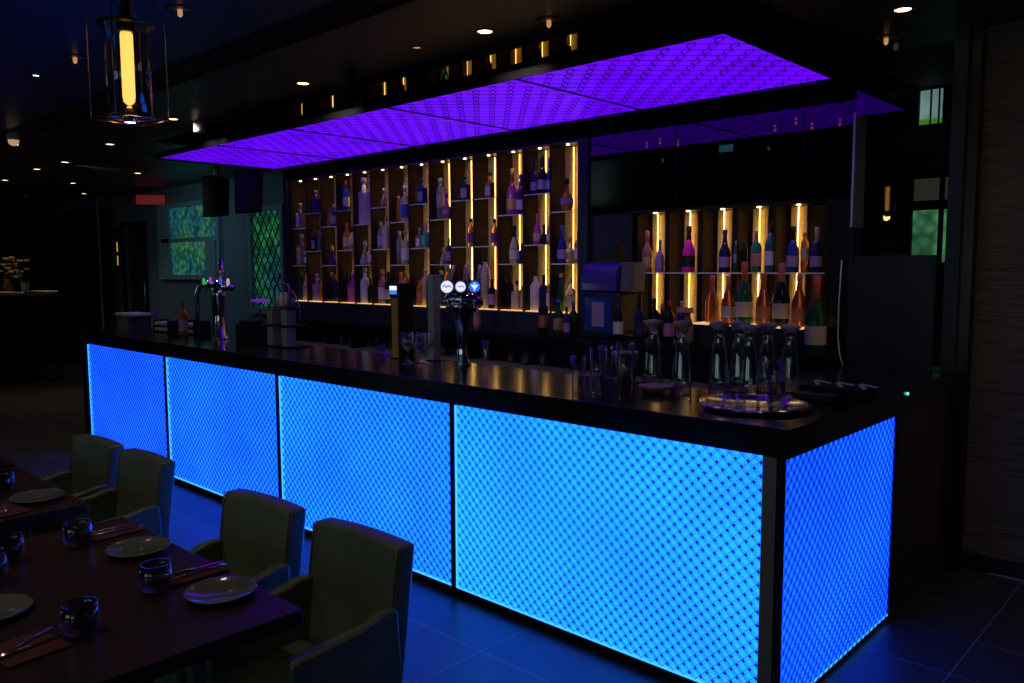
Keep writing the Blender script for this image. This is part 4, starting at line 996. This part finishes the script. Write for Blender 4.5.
def make_chair(x, y, rz, label):
    t = thing('dining_armchair', (x, y, 0), label, 'armchair', 'leather armchairs along the tables', rz)
    MB().box(-.195, .195, -.25, .115, .34, .455).build('seat_cushion', M['leather'], t, .025, seg=4)
    MB().box(-.195, .195, -.235, .15, .16, .338).build('seat_base', M['leather'], t, .008)
    # backrest: gently curved slab
    nx, nz = 10, 8; vs = []; fs = []
    for side in (0, 1):
        for j in range(nz + 1):
            zz = .30 + .535 * j / nz
            for i in range(nx + 1):
                u = -1 + 2 * i / nx
                yy = .118 + .075 * (j / nz) + (.075 if side else 0) + .010 * (1 - u * u)
                zt = zz + (.006 * (1 - u * u) if j == nz else 0)
                vs.append((u * .224, yy, zt))
    W = nx + 1; Q = W * (nz + 1)
    for j in range(nz):
        for i in range(nx):
            a_ = j * W + i; fs.append((a_, a_ + 1, a_ + W + 1, a_ + W)); fs.append((Q + a_ + 1, Q + a_, Q + a_ + W, Q + a_ + W + 1))
    for j in range(nz):
        a_ = j * W; fs.append((a_, a_ + W, Q + a_ + W, Q + a_)); a_ += nx; fs.append((a_ + W, a_, Q + a_, Q + a_ + W))
    for i in range(nx):
        fs.append((i + 1, i, Q + i, Q + i + 1)); a_ = nz * W + i; fs.append((a_, a_ + 1, Q + a_ + 1, Q + a_))
    MB().add(vs, fs, True).build('backrest', M['leather'], t, .014, seg=3)
    pp = []
    for i in range(nx + 1): pp.append(vs[nz * W + i])
    edge_l = [Vector(vs[j * W]) + Vector((.008, -.002, 0)) for j in range(2, nz + 1)]; edge_r = [Vector(vs[j * W + nx]) + Vector((-.008, -.002, 0)) for j in range(2, nz + 1)]
    MB().tube(edge_l, .003, 6).build('backrest_piping', M['piping'], t)
    MB().tube(edge_r, .003, 6).build('backrest_piping', M['piping'], t)
    for s in (-1, 1):
        a0, a1 = sorted((s * .196, s * .24))
        poly = [(-.205, .13), (-.222, .60), (-.215, .625), (-.10, .628), (.03, .634), (.075, .640), (.112, .652), (.175, .652), (.19, .40), (.185, .13)]
        arm = MB().prism(poly, a0, a1, 'x').build('armrest', M['leather'], t, .012, seg=3)
        xs_ = s * .2385
        MB().tube([(xs_, -.219, .605), (xs_, -.205, .616), (xs_, -.10, .620), (xs_, .03, .626), (xs_, .105, .644)], .0028, 6).build('seam', M['piping'], arm)
    for sx in (-.205, .205):
        for sy in (-.22, .15):
            MB().lathe([(.014, 0), (.022, .1295)], c=(sx, sy, 0), n=4).build('leg', M['darkwood'], t)
    return t
c0 = make_chair(-.912, -1.43, .05, 'leather armchair nearest the camera, at the right of the first table')
dup(c0, (-1.50, -1.455, 0), .06, 'leather armchair second from the camera, beside the first table')
dup(c0, (-2.585, -1.45, 0), .02, 'leather armchair third from the camera, at the second table')
dup(c0, (-3.115, -1.475, 0), .05, 'leather armchair farthest from the camera, overlapped by the third one')

# place settings
ZTB = .7506
def plate(x, y, label, first=[None]):
    if first[0] is None:
        o = MB().lathe([(.001, 0), (.05, 0), (.058, .004), (.098, .014), (.104, .018), (.102, .020), (.096, .018), (.055, .008), (.001, .007)], n=48, closed=False).build('side_plate', M['plate'], None, loc=(x, y, ZTB))
        tag(o, label, 'plate', 'side plates'); first[0] = o; return o
    o = first[0].copy(); COL.objects.link(o); o.location = (x, y, ZTB); o['label'] = label; return o
plate(-.965, -1.685, 'grey green plate at the right corner of the nearest table')
plate(-1.525, -1.695, 'grey green plate on the nearest table before the second chair')
plate(-1.31, -2.19, 'grey green plate cut off by the left edge of the photo')
plate(-2.475, -1.725, 'grey green plate on the second table')
plate(-3.62, -1.68, 'grey green plate on the farthest table')
def rocks(x, y, label, first=[None]):
    if first[0] is None:
        o = MB().lathe([(.001, 0), (.030, 0), (.042, .012), (.049, .035), (.048, .06), (.042, .085), (.0405, .085), (.0455, .06), (.0465, .036), (.038, .014), (.001, .008)], n=32, closed=False).build('smoked_tumbler', M['smoke_glass'], None, loc=(x, y, ZTB))
        tag(o, label, 'glass', 'smoked tumblers'); first[0] = o; return o
    o = first[0].copy(); COL.objects.link(o); o.location = (x, y, ZTB); o['label'] = label; return o
rocks(-1.0, -2.06, 'smoked round tumbler nearest the camera on the first table')
rocks(-1.14, -1.80, 'smoked round tumbler beside the right plate of the first table')
rocks(-1.745, -1.815, 'smoked round tumbler beside the far red napkin on the first table')
rocks(-1.74, -2.03, 'smoked round tumbler by the left photo edge on the first table')
rocks(-1.585, -2.12, 'smoked round tumbler barely inside the left photo edge')
rocks(-2.72, -1.79, 'smoked round tumbler on the second table')
NAP = []
def napkin(x, y, w, d_, rz, label):
    t = MB().cbox(0, 0, .0015, w, d_, .003).cbox(.004, -.003, .0048, w * .97, d_ * .97, .003).build('folded_napkin', M['napkin'], None, .001, loc=(x, y, ZTB)); t.rotation_euler = (0, 0, rz)
    return tag(t, label, 'napkin', 'burgundy napkins')
napkin(-1.19, -1.665, .12, .185, .0, 'burgundy napkin between the two far plates, beside the right one')
napkin(-1.80, -1.675, .13, .175, .05, 'burgundy napkin at the far left corner of the nearest table')
napkin(-1.01, -2.185, .16, .15, .12, 'burgundy napkin nearest the camera at the lower left corner')
napkin(-2.41, -1.865, .22, .12, .1, 'burgundy napkin on the second table')
napkin(-3.45, -1.86, .2, .12, .1, 'burgundy napkin on the farthest table')
ZC_ = ZTB + .0072
def fork(x, y, rz, label):
    m = MB(); m.tube([(0, -.09, .002), (0, -.02, .003), (0, .03, .004), (0, .05, .003)], .003, 6, [.005, .0035, .0025, .006])
    for k in (-1.5, -.5, .5, 1.5): m.tube([(k * .003, .05, .003), (k * .0042, .062, .002), (k * .0042, .092, .004)], .0013, 5)
    o = m.build('dinner_fork', M['silver'], None, loc=(x, y, ZC_)); o.rotation_euler = (0, 0, rz); return tag(o, label, 'fork', 'forks on the napkins')
def knife(x, y, rz, label):
    m = MB(); m.tube([(0, -.10, .003), (0, -.03, .004), (0, .0, .003)], .005, 8, [.006, .005, .004]); m.prism([(-.004, .0), (.005, .0), (.007, .03), (.006, .08), (.0, .10), (-.004, .09)], .0015, .003, 'z')
    o = m.build('dinner_knife', M['silver'], None, loc=(x, y, ZC_)); o.rotation_euler = (0, 0, rz); return tag(o, label, 'knife', 'knives on the napkins')
fork(-1.17, -1.655, .03, 'silver fork on the napkin beside the right plate')
knife(-1.205, -1.655, -.02, 'silver knife on the napkin beside the right plate')
fork(-1.78, -1.665, -.08, 'silver fork on the far left napkin of the nearest table')
knife(-1.815, -1.665, .04, 'silver knife on the far left napkin of the nearest table')
fork(-1.03, -2.185, .55, 'silver fork crossed on the napkin nearest the camera')
knife(-.995, -2.18, .2, 'silver knife on the napkin nearest the camera')
fork(-2.43, -1.865, 1.45, 'silver fork on the napkin of the second table')
knife(-2.42, -1.89, 1.5, 'silver knife on the napkin of the second table')

# ------------------------------------------------------------------ buffet and glass screen at the far left
t = thing('buffet_table', (-12.9, 1.1, 0), 'dim buffet table with blue lit edge at the far left', 'buffet table')
MB().box(-1.6, .75, -.45, .45, 1.29, 1.33).build('tabletop', M['black'], t)
MB().box(-1.6, .75, -.452, -.4505, 1.275, 1.288).build('lit_edge', emit('blue_edge_light', (.02, .09, .4), .8), t)
for x in (-1.5, .6):
    for y in (-.38, .38): MB().box(x - .03, x + .03, y - .03, y + .03, 0, 1.289).build('leg', M['matte_black'], t)
t = thing('flower_vase', (-13.35, 1.1, 1.3305), 'dim tan flower arrangement in a vase on the buffet', 'flowers')
MB().lathe([(.06, 0), (.09, .08), (.05, .2), (.06, .24)], n=16).build('vase', M['b_amber'], t)
fl = MB(); st = MB()
for k in range(34):
    a_ = random.uniform(0, 2 * PI); r_ = random.uniform(.05, .36); z_ = random.uniform(.30, .62) - r_ * .3
    c_ = (math.cos(a_) * r_, math.sin(a_) * r_, z_); st.tube([(0, 0, .2), (c_[0] * .5, c_[1] * .5, z_ * .7), c_], .004, 5)
    rr = random.uniform(.03, .05); fl.lathe([(.005, -rr * .6), (rr, 0), (rr * .7, rr * .5), (.005, rr * .4)], c=c_, n=7)
fl.build('blossoms', pbr('tan_blossoms', (.5, .3, .15), .8), t); st.build('stems', M['b_green'], t)
for k in range(7):
    q = MB().lathe([(.03, 0), (.09, .02), (.11, .05), (.10, .05), (.03, .025)], n=18, closed=False).build('serving_dish', M['cream'], None, loc=(-12.85 + (k % 4) * .25 - .1, .80 + (k // 4) * .62 - (.0 if k // 4 else 0) + (.1 if k % 2 else 0), 1.3305))
    tag(q, 'small pale serving dish set out on the far buffet table', 'dish', 'dishes on the buffet')
tag(MB().lathe([(.05, 0), (.06, .15), (.055, .28), (.05, .28), (.05, .01)], n=16, closed=False).build('glass_jar', M['glass'], None, loc=(-12.28, 1.05, 1.3305)), 'tall glass jar at the right end of the buffet', 'jar')
gs = MB().box(-17.2, -13.9, 2.70, 2.708, 0.02, 2.78).build('glass_screen', M['window_glass']); tag(gs, 'tall dark glass screen at the far left of the room', 'screen')
MB().box(-13.9, -13.87, 2.69, 2.72, 0, 2.98).build('screen_post', M['steel'], gs)
q = thing('wall_sconce', (-13.75, 2.98, 2.0), 'narrow wall light with two yellow slits beside the doorway', 'wall light')
MB().box(-.06, .06, -.02, .02, -.3, .4).build('sconce_body', M['black'], q)
for z_ in (-.22, 0.02): MB().box(-.02, .02, -.024, -.0205, z_, z_ + .17).build('lit_slit', emit('yellow_slit', (.9, .6, .08), .5), q)

# ------------------------------------------------------------------ light
def spot(x, y, e, c=(1, .74, .48), size=1.9, blend=.7, z=2.98, rot=(0, 0, 0)):
    l = bpy.data.lights.new('lamp_and_fill_beam', 'SPOT'); l.energy = e; l.color = c; l.spot_size = size; l.spot_blend = blend; l.shadow_soft_size = .04  # serves the beams of real fittings and the added fill lights alike
    o = bpy.data.objects.new('lamp_and_fill_beam', l); COL.objects.link(o); o.location = (x, y, z); o.rotation_euler = rot
for x, y, e in ((-1.96, .435, 5), (-3.751, .433, 5), (-5.723, .40, 5), (-3.878, -.243, 7), (-6.05, -.34, 8), (-9.4, .747, 18), (-11.9, 1.668, 22), (-.18, 1.623, 3),
                (-2.786, -.881, 6), (-4.14, -.912, 7), (-1.1, -2.75, 26), (.8, -.9, 10), (-2.7, -2.75, 26), (2.2, .6, 14), (-12.9, 1.1, 18), (-8.3, -.1, 18)):  # beams of the ceiling fittings, plus added fill spots that have no fitting
    spot(x, y, e)
def aim(x, y, z, tx, ty, tz, e, c, size=1.3):
    q = (Vector((tx, ty, tz)) - Vector((x, y, z))).to_track_quat('-Z', 'Y').to_euler()
    spot(x, y, e, c, size, .9, z, q)
for x in (-5.72, -3.75, -1.96): aim(x, .42, 2.96, x - .3, 2.4, 1.7, 16, (1, .84, .72))  # added fill, tilted from the downlights to brighten the bottle shelves
aim(-3.878, -.243, 2.96, -4.2, 2.4, 1.6, 14, (1, .86, .76), 1.2)  # another added fill tilted at the shelves
aim(.5, .3, 2.96, -1.6, 2.3, 1.5, 12, (1, .82, .68), .9)  # added fill without a fitting, towards the niche bottles
aim(-9.6, .9, 2.96, -10.6, 3.0, 1.9, 26, (.55, .85, 1), 1.5)  # added cool fill to lift the left rear wall
aim(-8.3, .9, 2.96, -8.9, 3.0, 1.9, 12, (.55, .85, 1), 1.3)  # second added cool fill, on the wall by the lattice window
aim(2.7, .5, 2.96, 1.0, 2.3, 1.6, 30, (1, .78, .6), 1.3)  # added warm fill that brightens the wood plank wall
aim(.9, .9, 2.96, .4, 1.6, 0, 6, (.9, .9, 1), 1.5)  # added fill over the floor tiles right of the bar
for i in range(14):
    x = BX[i] + .15
    aim(x, 2.385, 2.70, x, 2.46, 1.6, 1.3, (1, .80, .58), 1.4)
for x in (-2.12, -1.845, -1.57, -1.30, -1.025): aim(x, 2.38, 2.105, x, 2.44, 1.3, .6, (1, .80, .58), 1.6)
t = MB().tube([(-.60, 2.03, 1.75), (-.605, 2.02, 1.5), (-.60, 2.01, 1.3), (-.575, 1.98, 1.2), (-.55, 1.97, 1.134)], .004, 6).build('power_cable', M['white'])
tag(t, 'thin pale cable dropping to the worktop at the far right end', 'cable')
for x in (-4.6, -3.0): spot(x, 4.6, 9, (.8, .95, 1), 2.2, .9, 3.44)  # added fill lights without fittings, brightening the back room
# added unseen windows behind the camera, their panes glowing to fill the room
for i, x in enumerate((-10.5, -1.0, 2.2)):
    f = MB().box(x - 1.1, x + 1.1, -7.2, -7.14, .8, .86).box(x - 1.1, x + 1.1, -7.2, -7.14, 2.54, 2.6).box(x - 1.1, x - 1.04, -7.2, -7.14, .86, 2.54).box(x + 1.04, x + 1.1, -7.2, -7.14, .86, 2.54)
    w = struct('window_%d' % (8 + i), f, M['bronze'])
    struct('window_pane', MB().box(x - 1.04, x + 1.04, -7.19, -7.18, .86, 2.54), emit('fill_window_%d' % i, (.36, .50, .52), 1.6), parent=w)
w = bpy.data.worlds.new('night'); S.world = w; w.use_nodes = True
w.node_tree.nodes['Background'].inputs['Color'].default_value = (.01, .015, .03, 1); w.node_tree.nodes['Background'].inputs['Strength'].default_value = .3

# ------------------------------------------------------------------ camera
cd = bpy.data.cameras.new('camera'); cam = bpy.data.objects.new('camera', cd); COL.objects.link(cam); S.camera = cam
yaw, pitch, roll = 0.7534, -0.0914, -0.0038
fw = Vector((-math.sin(yaw) * math.cos(pitch), math.cos(yaw) * math.cos(pitch), math.sin(pitch)))
rt = Vector((math.cos(yaw), math.sin(yaw), 0)); up = rt.cross(fw)
r2 = rt * math.cos(roll) + up * math.sin(roll); u2 = -rt * math.sin(roll) + up * math.cos(roll)
m3 = Matrix((r2, u2, -fw)).transposed()
cam.matrix_world = Matrix.Translation((1.2487, -2.7797, 1.7145)) @ m3.to_4x4()
cd.sensor_width = 36; cd.lens = 807.12 / 1024 * 36; cd.clip_start = .02; cd.clip_end = 100
S.view_settings.view_transform = 'Standard'; S.view_settings.look = 'None'; S.view_settings.gamma = 1; S.view_settings.exposure = 0
S.view_settings.use_curve_mapping = False
S.cycles.use_denoising = True
S.cycles.max_bounces = 10; S.cycles.transparent_max_bounces = 32; S.cycles.transmission_bounces = 8; S.cycles.sample_clamp_indirect = 4
S.cycles.caustics_reflective = False; S.cycles.caustics_refractive = False
